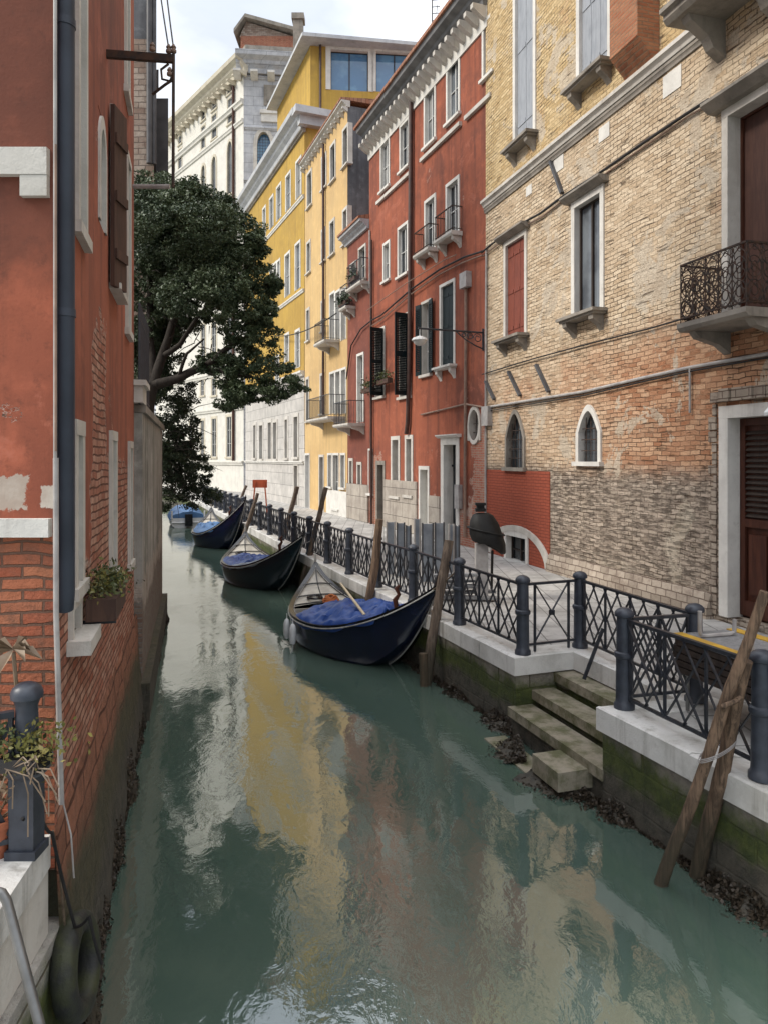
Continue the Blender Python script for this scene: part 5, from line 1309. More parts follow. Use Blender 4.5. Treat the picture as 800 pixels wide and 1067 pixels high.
def clumps(blobs,per,sub,rng):
    """blobs (x,y,z,r): sub-clumps sit near each blob's shell, leaves gather round the sub-clump centres"""
    out=[]
    for (x,y,z,r) in blobs:
        m=max(3,int(sub*r*r))
        d=rng.normal(size=(m,3)); d/=np.linalg.norm(d,axis=1,keepdims=True); rad=r*rng.uniform(.45,1.0,size=(m,1))**.6
        c=np.array([x,y,z])+d*rad*np.array([1,1,.85])
        for q in c:
            k=int(per*rng.uniform(.5,1.4)); cr=rng.uniform(.13,.30)*min(1.2,.55+r*.45)
            g=rng.normal(size=(k,3)); g/=np.linalg.norm(g,axis=1,keepdims=True)
            out.append(q+g*(cr*rng.uniform(.25,1,size=(k,1))**.5)*np.array([1,1,.62]))
    return np.concatenate(out)
rng=np.random.default_rng(5)
# ---------------------------------------------------------------- the evergreen tree over the canal
TY=18.6; T0=Vector((-6.12,TY,1.5))
tree=thing('evergreen_tree','dark evergreen tree leaning over the canal from behind the grey garden wall','tree',T0)
def tp(px,py,dy=0): return atY(px,py,TY+dy)
tb=MB()
def limb(pts,r0,r1,n=10):
    k=len(pts); P_=[];R_=[]
    for i in range((k-1)*6+1):
        t=i/6; j=min(int(t),k-2); f=t-j; p=pts[j].lerp(pts[j+1],f); w=mnoise.noise_vector(p*1.1)*.07
        P_.append(p+w); R_.append(r0+(r1-r0)*i/((k-1)*6))
    tb.tube(P_,R_,n)
fork=tp(160,402)
limb([T0,tp(150,455),fork],.21,.16)
limb([fork,tp(185,394,-.1),tp(212,382,-.3),tp(238,362,-.5),tp(262,348,-.6)],.13,.05)
limb([fork,tp(168,370,.3),tp(180,335,.4),tp(200,300,.3),tp(222,262,.2)],.14,.05)
limb([fork,tp(156,350,.5),tp(155,300,.8),tp(160,240,.9)],.13,.05)
limb([tp(168,370,.3),tp(188,358,0),tp(205,332,-.4),tp(232,300,-.7)],.08,.03)
limb([tp(212,382,-.3),tp(238,388,-.6),tp(262,392,-.8),tp(292,400,-1.0)],.06,.02)
limb([tp(185,394,-.1),tp(196,368,-.6),tp(214,352,-.9)],.05,.02)
for i in range(46):     # fine bare twigs
    px=rng.uniform(150,290); py=rng.uniform(250,400); a_=tp(px,py,rng.uniform(-1,1)); b_=a_+Vector((rng.normal()*.35,rng.normal()*.35,rng.normal()*.3-.05))
    tb.tube([a_,(a_+b_)/2+Vector((0,0,.05)),b_],[.014,.010,.005],4)
tb.build('trunk',M['bark'],tree,T0,smooth=True)
blobs=[]
for (px,py,r,dy) in ((168,215,38,.5),(205,225,42,.2),(238,245,34,0),(180,262,42,.6),(222,278,40,-.2),(252,285,30,-.4),(160,300,34,.9),(200,308,32,-.9),(258,318,30,-.5),(152,250,30,1.2),(246,340,22,-.6),
   (272,352,22,-.7),(255,380,18,-.6),(282,384,19,-.8),(300,402,13,-1),(270,408,13,-.8),(243,405,12,-.5),(150,350,24,.8),(175,330,20,.9),(226,318,26,1.0),(190,206,18,.2),(226,215,20,0),(150,200,20,1.4),(262,262,16,-.2),(205,268,40,1.3),(175,240,40,-.6),(215,240,36,-.9),(230,300,28,-1.2),(286,300,9,-.5),(277,330,13,-.9),(268,240,9,-.2)):
    p=tp(px,py,dy); blobs.append((p.x,p.y,p.z,r*TY/770))
for (px,py,r,dy) in ((158,385,22,.9),(172,395,17,1.1),(152,410,18,.7),(166,342,26,1.2),(186,328,22,1.2),(172,368,22,1.3),(196,340,13,1.3),(150,360,22,1.0),(236,392,14,-.4),(256,408,13,-.7),(286,410,12,-1.0),(224,378,10,.3),(246,420,9,-.7)):
    p=tp(px,py,dy); blobs.append((p.x,p.y,p.z,r*TY/770))
for i in range(150):      # loose sprays round the outside of the crown
    bx_=blobs[rng.integers(len(blobs)-1)]; d_=rng.normal(size=3); d_/=np.linalg.norm(d_); k_=bx_[3]*rng.uniform(1.0,1.28)
    blobs.append((bx_[0]+d_[0]*k_,bx_[1]+d_[1]*k_,bx_[2]+d_[2]*k_*.85,rng.uniform(.10,.22)))
pts=clumps(blobs,82,135,rng)
leaf_mesh('crown',pts,.037,M['leaf'],tree,tuple(T0))
# ---------------------------------------------------------------- ivy shrub under the tree
I0=Vector((-6.3,19.2,1.5)); iv=thing('ivy_shrub','dark straggling shrub hanging over the bank wall below the evergreen tree','shrub',I0)
blobs=[]
for (px,py,r,dy) in ((172,425,26,.8),(186,440,22,1.0),(192,415,14,1.2),(205,470,14,1.5),(210,495,16,1.6),(222,518,11,1.9),(196,400,9,1.0),(165,455,24,.7),(195,455,14,1.2),(188,485,22,1.0),(200,520,16,1.4),(215,515,12,1.8),(165,480,24,.6),(178,470,20,.9),(170,492,18,1.0),(190,495,16,1.2),(182,510,15,1.2),(205,505,11,1.6),(172,520,14,1.0),(165,400,16,.9),(196,470,12,1.5)):
    p=atY(px,py,TY+dy+.6); blobs.append((p.x,p.y,p.z,r*(TY+.6)/770))
pts=clumps(blobs,75,130,rng); leaf_mesh('foliage',pts,.034,M['leaf_dark'],iv,tuple(I0))
tb=MB()
for i in range(70):
    a_=atY(rng.uniform(160,190),rng.uniform(430,520),TY+1.3); b_=a_+Vector((abs(rng.normal())*.5,rng.normal()*.4,rng.normal()*.35)); tb.tube([a_,(a_+b_)/2+Vector((0,0,.08)),b_],[.014,.01,.004],4)
tb.build('stem',M['bark'],iv,I0)

# ================================================================ LEFT FOREGROUND TERRACE
LZ=1.56
tz=thing('stone_ledge','white stone terrace ledge with green algae in the lower left corner','ledge',(-2.05,4.0,0))
mb=MB(); mb.prism_z([(-9,1.2),(-1.80,1.2),(-2.0,3.95),(-2.075,4.60),(-9,4.62)],LZ-.20,LZ); mb.build('coping',M['kerb'],tz,tz.location)
mb=MB(); mb.prism_z([(-9,1.2),(-1.83,1.2),(-2.03,3.95),(-2.09,4.6),(-9,4.6)],LZ-.62,LZ-.204); mb.build('upper_course',M['stone'],tz,tz.location)
mb=MB(); mb.prism_z([(-9,1.2),(-1.78,1.2),(-1.98,3.95),(-2.06,4.78),(-9,4.78)],-2.2,LZ-.624); mb.build('base',M['ledgewall'],tz,tz.location)
q=atY(28,853,4.38)
pmb=MB(); cc=(q.x,q.y,LZ)
pmb.box(q.x-.09,q.x+.09,q.y-.09,q.y+.09,LZ,LZ+.05); pmb.box(q.x-.072,q.x+.072,q.y-.072,q.y+.072,LZ+.051,LZ+.47)
pmb.lathe([(.10,.471),(.13,.50),(.145,.55),(.145,.575),(.09,.59),(.070,.60),(.064,.80),(.062,.88),(.07,.90),(.076,.92),(.090,.925),(.092,.95),(.088,.965),(.079,.985),(.058,1.003),(.03,1.014),(.001,1.016)],cc,20)
ps=pmb.build('iron_post',M['iron_post'],org=cc,smooth=True); tag(ps,'dark iron post with a square foot and domed cap on the white ledge','post')
q0=Vector((q.x,q.y,LZ))
t=thing('terrace_railing','iron railing on the white ledge in the lower left corner','railing',q0)
mb=MB(); e=q0+Vector((-.9,-.55,0)); mb.bar(q0+Vector((-.06,-.03,.84)),e+Vector((0,0,.84)),.035,.045); mb.build('top_rail',M['iron'],t,q0)
mb=MB(); mb.bar(q0+Vector((-.06,-.03,.10)),e+Vector((0,0,.10)),.03,.035); mb.build('bottom_rail',M['iron'],t,q0)
mb=MB()
for k in range(3):
    a_=q0.lerp(e,.08+.3*k); b_=q0.lerp(e,.08+.3*(k+1)); mb.bar(a_+Vector((0,0,.12)),b_+Vector((0,0,.82)),.026,.012); mb.bar(a_+Vector((0.004,.012,.82)),b_+Vector((.004,.012,.12)),.026,.012); mb.bar(a_+Vector((0,0,.1)),a_+Vector((0,0,.83)),.026,.02)
mb.build('lattice',M['iron'],t,q0)
# pots and plants
def pot_plant(loc,label,pot,leafm,r,h,n,spread,size,up=.3,potname='flower_pot'):
    t_=thing('potted_plant',label,'plant',loc)
    mb=MB(); mb.lathe([(r*.7,0),(r*.98,h*.82),(r*1.08,h*.82),(r*1.08,h),(r*.95,h),(r*.9,h*.86),(.001,h*.86)],loc,16); mb.build('pot',M[pot],t_,loc,smooth=True)
    g=rng.normal(size=(n,3))*np.array([spread,spread,spread*.7])+np.array(loc)+np.array([0,0,h+up]); leaf_mesh('foliage',g,size,M[leafm],t_,loc)
    mb=MB()
    for i in range(9): a_=Vector(loc)+Vector((0,0,h*.9)); b_=Vector(g[rng.integers(n)]); mb.tube([a_,(a_+b_)/2+Vector((0,0,.03)),b_],.006,4)
    mb.build('stem',M['leaf_dry'],t_,loc); return t_
p=atY(-4,850,4.36); pot_plant((p.x,p.y,LZ),'terracotta pot with dry stems behind the terrace railing','terracotta','leaf_dry',.10,.22,70,.08,.03,.14)
# dry and yellow plants wired to the post
pb=q0+Vector((.02,-.06,.52))
bx=thing('planter_box','dark planter hooked on the dark iron post with yellow green and dry plants','planter',pb)
mb=MB(); mb.prism_z([(pb.x-.11,pb.y-.10),(pb.x+.12,pb.y-.12),(pb.x+.13,pb.y+.06),(pb.x-.10,pb.y+.08)],pb.z+.02,pb.z+.10); mb.build('box',M['deckblack'],bx,pb)
g=rng.normal(size=(420,3))*np.array([.11,.08,.055])+np.array(pb)+np.array([.05,-.02,.15]); leaf_mesh('foliage',g,.019,M['leaf_yellow'],bx,tuple(pb)); 
g=rng.normal(size=(150,3))*np.array([.10,.06,.05])+np.array(pb)+np.array([-.16,0,.20]); leaf_mesh('foliage',g,.02,M['leaf_light'],bx,tuple(pb))
mb=MB()
for i in range(16):
    a_=pb+Vector((rng.uniform(-.1,.14),-.1,.05)); b_=a_+Vector((rng.normal()*.12+.05,-.04,rng.uniform(-.4,.1))); mb.tube([a_,(a_+b_)/2+Vector((0.02,0,.05)),b_],.005,4)
mb.build('dry_stem',M['leaf_dry'],bx,pb)
dp=atY(14,680,4.45); dpl=thing('dry_plant','withered broad leaved plant in front of the exposed brick of the left house','plant',dp)
mb=MB()
for i in range(13):
    an=rng.uniform(0,6.28); L_=rng.uniform(.10,.19); d_=Vector((math.cos(an),math.sin(an)*.5,rng.uniform(-.35,.6))).normalized(); e_=d_.cross(Vector((0,0,1))).normalized()*L_*.22
    b0=dp+Vector((0,0,.02)); m_=b0+d_*L_*.55+Vector((0,0,.03)); tip=b0+d_*L_-Vector((0,0,.03)); mb.add([b0,m_+e_,tip,m_-e_],[(0,1,2),(0,2,3)])
mb.build('leaf',M['leaf_dry'],dpl,dp)
mb=MB(); mb.tube([dp,dp+Vector((.03,0,-.35)),dp+Vector((-.02,0,-.75)),Vector((dp.x-.02,dp.y,LZ))],.012,6); mb.build('stem',M['leaf_dry'],dpl,dp)
# hanging tyre, ropes, steel handrail
tc_=Vector((-1.96,4.72,.66)); mb=MB(); ax=Vector((.97,.10,.12)).normalized(); a_=ax.cross(Vector((0,0,1))).normalized(); b_=ax.cross(a_)
nu,nv_=40,14; vs=[];fs=[]
for i in range(nu):
    th=2*math.pi*i/nu; ra=a_*math.cos(th)+b_*math.sin(th)
    for j in range(nv_):
        ph_=2*math.pi*j/nv_; rr=.235+.075*math.cos(ph_)*(1 if math.cos(ph_)>0 else .75)+(.006 if (i%2 and math.cos(ph_)>.5) else 0); vs.append(tc_+ra*rr+ax*.078*math.copysign(abs(math.sin(ph_))**.7,math.sin(ph_)))
for i in range(nu):
    for j in range(nv_): fs.append((i*nv_+j,((i+1)%nu)*nv_+j,((i+1)%nu)*nv_+(j+1)%nv_,i*nv_+(j+1)%nv_))
mb.add(vs,fs); tag(mb.build('hanging_tyre',M['rubber'],org=tuple(tc_),smooth=True),'old algae covered tyre hanging on ropes at the corner of the white ledge','tyre')
top=tc_+Vector((0,0,.30))
line([atY(23,853,4.3),atY(44,857,4.45)+Vector((0,0,.012)),atY(54,868,4.5),top+Vector((.02,-.08,.0)),atY(93,955,4.6),atY(106,1005,4.6)],.010,'cable','dark rope from the iron post over the white ledge down past the tyre',sag=.02)
line([atY(55,866,4.52),atY(62,905,4.6),top+Vector((-.05,-.06,-.03))],.008,'rope','short brown rope holding the tyre against the white ledge',sag=.0)
line([atY(66,838,4.75),atY(74,870,4.72),atY(77,915,4.75)],.006,'pipe_pale','thin pale wire hanging below the white conduit of the left house','wire',sag=.0)
sr=thing('steel_handrail','curved steel handrail at the bottom left corner','handrail',atY(40,1067,3.05))
mb=MB(); mb.tube([atY(-14,932,3.2),atY(-5,929,3.2),atY(2,931,3.2),atY(7,939,3.2),atY(14,965,3.16),atY(41,1067,3.05),atY(70,1180,2.95)],.021,12); mb.build('tube',M['steel'],sr,sr.location,smooth=True)
mb=MB(); a_=atY(70,1180,2.95); mb.lathe([(.045,0),(.045,.03),(.03,.05)],(a_.x,a_.y,a_.z),12); mb.build('foot',M['steel'],sr,sr.location)
# flower box and bracket on the left house
fbx=f5.world(f5.uz(88,620)[0],-.17,0); u_,z_=f5.uz(90,637); c0=f5.world(u_,-.16,z_)
fbt=thing('flower_box','brown flower box with yellow green plants hanging on the left red house','flower box',c0)
mb=MB(); mb.obox(c0+Vector((0,0,.08)),f5.d,Vector((-f5.d.y,f5.d.x,0)),(0,0,1),.42,.11,.085); mb.build('box',M['shutter_brown'],fbt,c0)
g=rng.normal(size=(1000,3))*np.array([.1,.22,.055]); 
g=np.array([list(c0+Vector((0,0,.24))+f5.d*(x[1]*1.0)+Vector((-f5.d.y,f5.d.x,0))*x[0]*.8+Vector((0,0,x[2]))) for x in g]); leaf_mesh('foliage',g[:600],.02,M['leaf_light'],fbt,tuple(c0)); leaf_mesh('foliage',g[600:],.02,M['leaf_yellow'],fbt,tuple(c0))
mb=MB()
for sg in (-.3,.3): mb.bar(c0+f5.d*sg+Vector((-f5.d.y,f5.d.x,0))*.16+Vector((0,0,-.03)),c0+f5.d*sg-Vector((-f5.d.y,f5.d.x,0))*.1+Vector((0,0,-.03)),.03,.02)
mb.build('bracket',M['iron'],fbt,c0)
# utility bracket with insulators and wires
u_,z_=f5.uz(111,56); b0=f5.world(u_,0,z_); Yb=b0.y
ub=thing('cable_bracket','rusty iron arm with insulators and cables sticking out from the left house','bracket',b0)
e0=atY(181,61,Yb)
mb=MB(); mb.bar(b0,e0,.075,.05); mb.build('arm',M['rust'],ub,b0)
mb=MB(); mb.tube([atY(181,50,Yb),atY(180.5,195,Yb)],.016,8); mb.tube([atY(181,82,Yb),atY(172,88,Yb),atY(159,98,Yb+.05)],.014,6); mb.tube([atY(176,66,Yb),atY(168,72,Yb),atY(169,82,Yb),atY(177,84,Yb),atY(180,78,Yb)],.012,6); mb.build('hanging_rod',M['rust'],ub,b0,smooth=True)
for (x,y) in ((176,52),(181,52),(177,76),(159,50)):
    p=atY(x,y,Yb); mb=MB(); mb.lathe([(.012,-.03),(.03,-.02),(.03,.0),(.018,.015),(.028,.03),(.01,.06)],p,10); mb.build('insulator',M['cable_tan'],ub,b0)
line([atY(176,50,Yb),atY(164,-30,Yb+1.5)],.008,'cable','overhead cable rising from the iron arm of the left house, inner one','cable',sag=.02)
line([atY(181,50,Yb),atY(171,-30,Yb+1.5)],.008,'cable','overhead cable rising from the iron arm of the left house, outer one','cable',sag=.02)
mb=MB(); wpt=f5.world(f5.uz(138.4,194)[0],0,0); Yp=wpt.y; mb.tube([atY(138.4,194,Yp),atY(177,194,Yp)],.035,8); tag(mb.build('wall_pipe',M['pipe_pale'],org=tuple(atY(138.4,194,Yp)),smooth=True),'short pale horizontal pipe sticking out from the far edge of the left house','pipe')

# ================================================================ RIGHT QUAY FURNITURE
# street lamp on the tall red house
u_,_=fr.uz(502,346); w0=fr.world(fr.L-.25,-.02,EYE+(478-346)/770*22.4); od=Vector((-.936,-.35,0))
sl_=thing('street_lamp','iron scroll bracket lamp reaching out from the tall red house over the quay','street lamp',w0)
mb=MB(); mb.tube([w0,w0+od*2.15],.028,8); mb.bar(w0+Vector((0,0,-.55)),w0+Vector((0,0,.12)),.08,.04); mb.build('arm',M['iron'],sl_,w0)
mb=MB()
mb.tube([w0+Vector((0,0,-.5)),w0+od*.25+Vector((0,0,-.42)),w0+od*.6+Vector((0,0,-.25)),w0+od*.9+Vector((0,0,-.03))],.02,6)
for s_,r_ in ((.2,.15),(.45,.11),(.66,.075)):
    cc=w0+od*s_+Vector((0,0,-.03-r_)); mb.tube([cc+od*(r_*math.cos(x)*(1-x/14))+Vector((0,0,r_*math.sin(x)*(1-x/14))) for x in np.linspace(0,9,28)],.014,5)
mb.build('scroll',M['iron'],sl_,w0)
e=w0+od*2.1; mb=MB(); mb.tube([e,e+Vector((0,0,-.22))],.015,6); mb.lathe([(.04,-.22),(.20,-.28),(.24,-.34),(.24,-.36),(.02,-.36)],e,14); mb.build('lamp_shade',M['sign_white'],sl_,w0)
mb=MB(); mb.lathe([(.20,-.362),(.17,-.44),(.08,-.5),(.001,-.51)],e,14); mb.build('globe',M['sign_white'],sl_,w0,smooth=True)
# lantern at the right edge
lc=Vector((3.80,7.0,0)); ln=thing('lantern_post','old street lantern with amber panes at the right edge in front of the brown door','street lamp',(lc.x,lc.y,QZ))
mb=MB(); mb.lathe([(.10,0),(.10,.1),(.05,.16),(.04,2.6),(.06,2.66),(.03,2.75)],(lc.x,lc.y,QZ),12); mb.build('post',M['iron_post'],ln,ln.location,smooth=True)
mb=MB(); mb.lathe([(.09,2.76),(.16,3.20),(.001,3.205)],(lc.x,lc.y,QZ),6); mb.build('glass',M['amber'],ln,ln.location)
mb=MB(); mb.lathe([(.20,3.21),(.205,3.24),(.10,3.36),(.05,3.42),(.02,3.50),(.001,3.5)],(lc.x,lc.y,QZ),6); mb.build('cap',M['sign_white'],ln,ln.location)
# raised walkway boards stacked behind the railing
wd=Vector((-.30,1,0)).normalized(); wn=Vector((wd.y,-wd.x,0)); c0=Vector((3.92,7.65,QZ))
wk=thing('walkway_stack','stack of dark walkway boards with worn yellow edges behind the railing near the brown door','boards',c0)
for i in range(5):
    mb=MB(); mb.obox(c0+Vector((0,0,.44+.075*i))+wd*random.uniform(-.03,.03),wd,wn,(0,0,1),.85,.42,.03); mb.build('board',M['wood_dark'],wk,c0)
mb=MB(); mb.obox(c0+Vector((0,0,.80)),wd,wn,(0,0,1),.86,.43,.02); tbd=mb.build('top_board',M['plank'],wk,c0)
for sg in (-1,1):
    mb=MB(); mb.obox(c0+wn*(.37*sg)+Vector((0,0,.825)),wd,wn,(0,0,1),.86,.065,.006); mb.build('yellow_edge',M['yellow'],tbd,c0)
for a in (-.7,.7):
    for b in (-.36,.36):
        mb=MB(); q=c0+wd*a+wn*b; mb.tube([q,q+Vector((0,0,.42))],.022,8); mb.build('leg',M['steel'],wk,c0)
for k in range(2):
    q=c0+wd*(-.15+.75*k)+wn*(-.28); mb=MB(); mb.tube([q+Vector((0,0,1.12)),q+Vector((0,0,.90)),q+wn*.02+Vector((0,0,.85)),q+wn*.08+Vector((0,0,.84)),q+wn*.40+Vector((0,0,.84)),q+wn*.46+Vector((0,0,.86)),q+wn*.47+Vector((0,0,1.0))],.024,8)
    tag(mb.build('trestle_tube',M['pipe_pale'],org=tuple(q),smooth=True),('bent grey trestle tube lying on the near end of the walkway board stack','bent grey trestle tube lying on the far end of the walkway board stack')[k],'tube','bent tubes on the walkway stack')
# black hooded object on its pale stand
hp=Vector((1.98,14.7,QZ)); hd=thing('hooded_stand','black canvas hood with a square cap on a pale post behind the railing','covered stand',hp)
mb=MB(); mb.obox(hp+Vector((-.05,0,.55)),(1,0,0),(0,1,0),(0,0,1),.12,.12,.56); mb.build('post',M['pipe_pale'],hd,hp)
mb=MB(); vs=[];fs=[]; nh=22
prof=[(.26,1.06),(.34,1.07),(.37,1.2),(.35,1.38),(.29,1.54),(.20,1.68),(.13,1.72),(.001,1.72)]
for r_,z in prof:
    for j in range(nh):
        t_=2*math.pi*j/nh; rr=r_*(1+.16*mnoise.noise(Vector((math.cos(t_)*1.6,math.sin(t_)*1.6,z*2.4)))+.05*math.sin(6*t_+z*5)*(1.7-z)); vs.append((hp.x-.02+rr*math.cos(t_)*.98+(1.62-z)*.22,hp.y+rr*math.sin(t_)*.8,hp.z+z-.22*math.cos(t_)*(1.7-z)+.05*math.sin(3*t_)*(1.7-z)))
for i in range(len(prof)-1):
    for j in range(nh): fs.append((i*nh+j,i*nh+(j+1)%nh,(i+1)*nh+(j+1)%nh,(i+1)*nh+j))
fs.append(tuple(range(nh))); mb.add(vs,fs); mb.build('hood',M['canvas'],hd,hp,smooth=True)
mb=MB(); vs=[]
for k in range(1):
    P_=[(hp.x+.0+.365*math.cos(t_)+.04,hp.y+.30*math.sin(t_),hp.z+1.36-.08*math.cos(t_)) for t_ in np.linspace(0,2*math.pi,25)]; mb.tube(P_,.018,6,cap=False)
mb.build('hem',M['canvas'],hd,hp)
mb=MB(); mb.obox(hp+Vector((-.07,0,1.78)),(1,0,0),(0,1,0),(0,0,1),.10,.09,.03); mb.obox(hp+Vector((-.07,0,1.845)),(1,0,0),(0,1,0),(0,0,1),.075,.07,.03); mb.obox(hp+Vector((-.07,0,1.90)),(1,0,0),(0,1,0),(0,0,1),.10,.09,.025); mb.build('cap',M['canvas'],hd,hp)
mb=MB(); mb.bar(hp+Vector((.14,-.2,1.0)),hp+Vector((.12,-.22,.25)),.07,.012); mb.build('strap',M['canvas'],hd,hp)
# upright grey boards
BX=[(403,411,.96),(413.5,421,.93),(422.5,427,.9),(432.5,438,1.0),(440,451,.94),(453,462,.94),(468,472.5,.93),(474,478,.9)]
for i,(x0,x1,h) in enumerate(BX):
    xm=(x0+x1)/2; Y=17.9-(xm-400)*.027; z1=EYE+(478-541)/770*Y; z1=QZ+(z1-QZ)*h+ (0.02 if i%2 else 0)
    a_=(x0-CX)/F*Y; b_=(x1-CX)/F*Y; p=Vector(((a_+b_)/2,Y,QZ)); lean=random.uniform(-.03,.03)
    bt=thing('flood_board','%s grey upright board from the left in the row behind the railing'%ORD[i],'board',p,'grey boards standing upright behind the railing')
    mb=MB(); mb.obox(p+Vector((lean*.5,.02,(z1-QZ)/2)),(1,.12,0),(-.12,1,.05),(0,0,1),(b_-a_)/2-.015,.015,(z1-QZ)/2-.02); mb.build('sheet',M['board'],bt,p)
    mb=MB()
    for xx in (a_,b_): mb.obox(Vector((xx+lean*.5,Y+.005,(z1+QZ)/2)),(1,.12,0),(-.12,1,.05),(0,0,1),.016,.024,(z1-QZ)/2)
    mb.build('edge_frame',M['pipe_pale' if i%3==0 else 'metal_grey'],bt,p)
# low pile of planks next to the hooded stand
for i in range(7):
    Y=14.6+.18*(i%3); p=Vector((1.72-.05*i+random.uniform(-.1,.1),Y,QZ+.06+.075*i)); mb=MB(); mb.obox(p,(1,random.uniform(-.2,.2),0),(0,1,0),(0,0,1),.55-.03*i,.09,.025)
    tag(mb.build('plank',M['plank'],org=tuple(p)),('lowest grey plank in the low pile by the black hooded stand','second lowest grey plank in the pile by the black hooded stand','third lowest grey plank in the pile by the black hooded stand','middle grey plank above the third in the pile by the hooded stand','third highest grey plank in the pile by the black hooded stand','second highest grey plank in the pile by the black hooded stand','topmost grey plank on the pile by the black hooded stand')[i],'plank','grey planks piled by the hooded stand')
# orange sawhorse far down the quay
oz=atZ(271,523,QZ+.0); oz=Vector((atY(271,520,37).x,37,QZ)); ot=thing('orange_barrier','small orange red barrier standing on the far quay beyond the middle gondola','barrier',oz)
for sg in (-1,1):
    mb=MB(); mb.bar(oz+Vector((sg*.30,0,.9)),oz+Vector((sg*.42,0,1.62)) if False else oz+Vector((sg*.22,0,1.7)),.14,.05,up=(0,1,0)); mb.bar(oz+Vector((sg*.36,0,0)),oz+Vector((sg*.30,0,.9)),.12,.05,up=(0,1,0)); mb.build('leg',M['orange_paint'],ot,oz)
mb=MB(); mb.obox(oz+Vector((0,.0,1.55)),(1,0,0),(0,1,0),(0,0,1),.36,.035,.20); mb.build('panel',M['orange_paint'],ot,oz)
# television aerial on the rooftop storey
az=Vector((atY(450,30,46).x,46,zp+.9)); an=thing('tv_aerial','thin television aerial above the glazed rooftop storey','aerial',az)
zt_=EYE+(478+6)/770*46
mb=MB(); mb.tube([az,Vector((az.x,46,zt_))],.045,6); mb.build('mast',M['metal_grey'],an,az)
mb=MB()
for k in range(4): z=zt_-.35-.42*k; mb.tube([(az.x-.05,46,z),(az.x+.55-.06*k,46,z+.05)],.025,5)
mb.tube([(az.x+.3,45.6,zt_-.9),(az.x+.3,46.4,zt_-.9)],.02,5); mb.build('antenna_rod',M['metal_grey'],an,az)
# plants at windows
def window_plants(fr_,px,py,label,w,mat='leaf_light',box='shutter_brown',n=240,o=-.25,size=.05):
    u_,z_=fr_.uz(px,py); c0=fr_.world(u_,o,z_); t_=thing('flower_box',label,'flower box',c0)
    mb=MB(); mb.obox(c0,fr_.d,Vector((-fr_.d.y,fr_.d.x,0)),(0,0,1),w/2,.11,.09); mb.build('box',M[box],t_,c0)
    g=rng.normal(size=(n,3)); g=np.array([list(c0+Vector((0,0,.2))+fr_.d*(x[0]*w*.28)+Vector((-fr_.d.y,fr_.d.x,0))*x[1]*.12+Vector((0,0,x[2]*.14))) for x in g]); leaf_mesh('foliage',g,size,M[mat],t_,tuple(c0))
window_plants(fr,407,398,'flower box with bushy plants under the right pair of green shutters',1.4,o=-.3)
window_plants(fr,390,407,'flower box with drooping plants under the left pair of green shutters',1.2,o=-.3,mat='leaf_light')
window_plants(fsm,376,292,'row of plants on the upper right balcony of the low red house',1.0,'leaf_dark',o=-.35)
window_plants(fsm,366,317,'dense dark plants spilling over the upper left balcony of the low red house',1.1,'leaf_dark',o=-.35,n=420,size=.07)
# cable across the yellow houses
line([fo.world(fo.uz(290,350)[0],-.3,fo.uz(290,350)[1]),fy.world(fy.uz(361,327)[0],-.5,fy.uz(361,327)[1])],.03,'cable','dark cable slung across the ochre and pale yellow house fronts','cable',sag=.35)

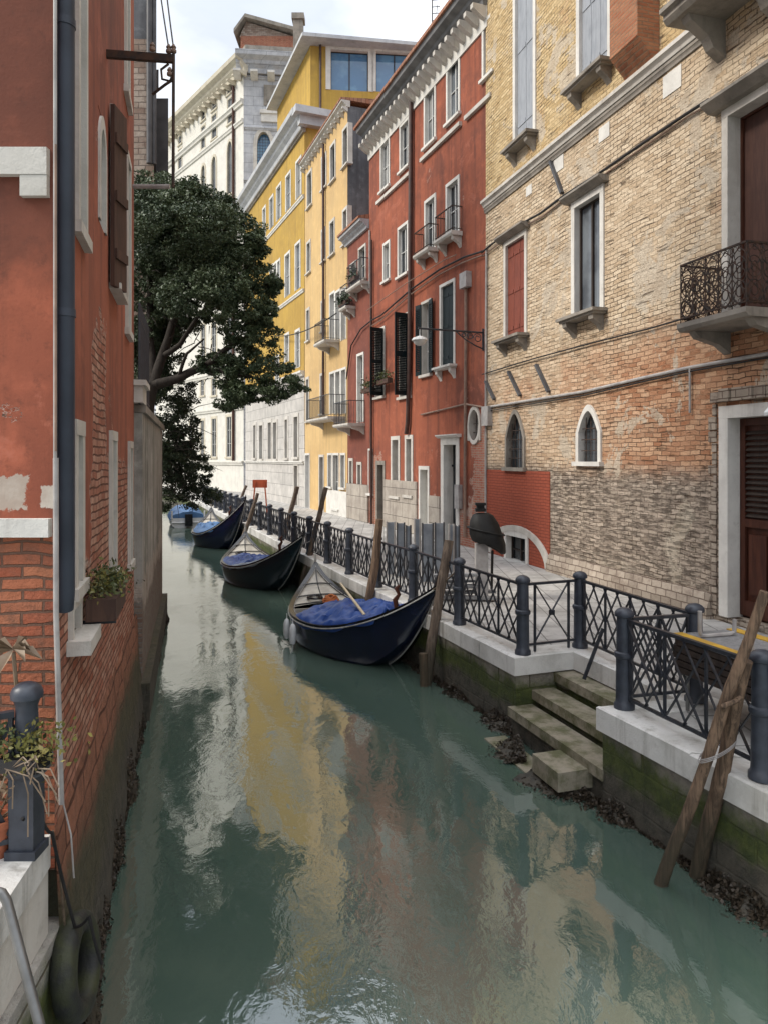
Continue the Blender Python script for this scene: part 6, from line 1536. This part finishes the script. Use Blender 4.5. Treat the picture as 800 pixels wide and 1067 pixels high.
# ================================================================ WEED AND SHELL HEAPS AT THE WATERLINE
def weeds(name,lines,n,size,label):
    out=[]
    for a_,b_,w,h in lines:
        a_=np.array(a_);b_=np.array(b_); L_=np.linalg.norm(b_-a_); k=int(n*L_)
        t_=rng.uniform(0,1,size=(k,1)); d_=(b_-a_)/L_; nrm=np.array([-d_[1],d_[0]])
        lump=np.array([[.5+1.1*mnoise.noise(Vector((float(x)*L_*1.1,a_[0],3)))+.4*mnoise.noise(Vector((float(x)*L_*4.1,a_[0],8)))] for x in t_[:,0]]).clip(.12,1.3)
        s_=np.abs(rng.normal(size=(k,1)))*w*.5*lump; base=a_+(b_-a_)*t_+nrm*s_
        z=h*lump*np.exp(-s_/(w*.45))*rng.uniform(.2,1,size=(k,1))-.03
        out.append(np.concatenate([base,z],1))
    o=leaf_mesh(name,np.concatenate(out),size,M['weed'],aspect=1.4); tag(o,label,'seaweed',kind='stuff')
    mb=MB()
    for a_,b_,w,h in lines:
        a_=Vector(a_);b_=Vector(b_); L_=(b_-a_).length; d_=(b_-a_)/L_; nn_=Vector((-d_.y,d_.x)); k=max(8,int(L_/.06)); vs=[];fs_=[]
        for i in range(k+1):
            t_=i/k; lump=min(1.3,max(.12,.5+1.1*mnoise.noise(Vector((t_*L_*1.1,a_[0],3)))+.4*mnoise.noise(Vector((t_*L_*4.1,a_[0],8)))))
            for j in range(9):
                f_=j/8; p=a_+d_*(t_*L_)+nn_*(f_*w*1.15*(lump+.25)-.02); z=h*lump*(1-f_)**1.4*.75-.05+.07*mnoise.fractal(Vector((p.x*9,p.y*9,f_)),1.0,2.0,4)*(1-f_*.5); vs.append((p.x,p.y,z))
        for i in range(k):
            for j in range(8): q=i*9+j; fs_.append((q,q+1,q+10,q+9))
        mb.add(vs,fs_)
    tag(mb.build(name+'_bed',M['weedbed'],smooth=True),label.replace('brown seaweed','dark slimy bed of seaweed').replace('dark crust','slimy bed'),'seaweed',kind='stuff')
weeds('seaweed',[((4.4,3.3),(2.46,8.30),.34,.30),((2.45,8.3),(2.0,9.2),.6,.28),((1.8,9.4),(1.85,10.4),.5,.26),((1.86,10.45),(1.15,12.4),.30,.26),((1.15,12.4),(.42,14.3),.22,.2)],1700,.021,'brown seaweed and shells heaped along the foot of the quay wall')
dn=Vector((f5.d.y,-f5.d.x,0))*.125
a_=f5.A+dn; b_=f5.A+f5.d*(f5.L+.8)+dn; g_=f7.world(7,-.12,0)
weeds('mussel_crust',[((b_.x,b_.y),(a_.x,a_.y),.085,.55),((g_.x,g_.y),(b_.x,b_.y),.08,.35)],1000,.018,'dark crust of mussels and weed along the foot of the left house')
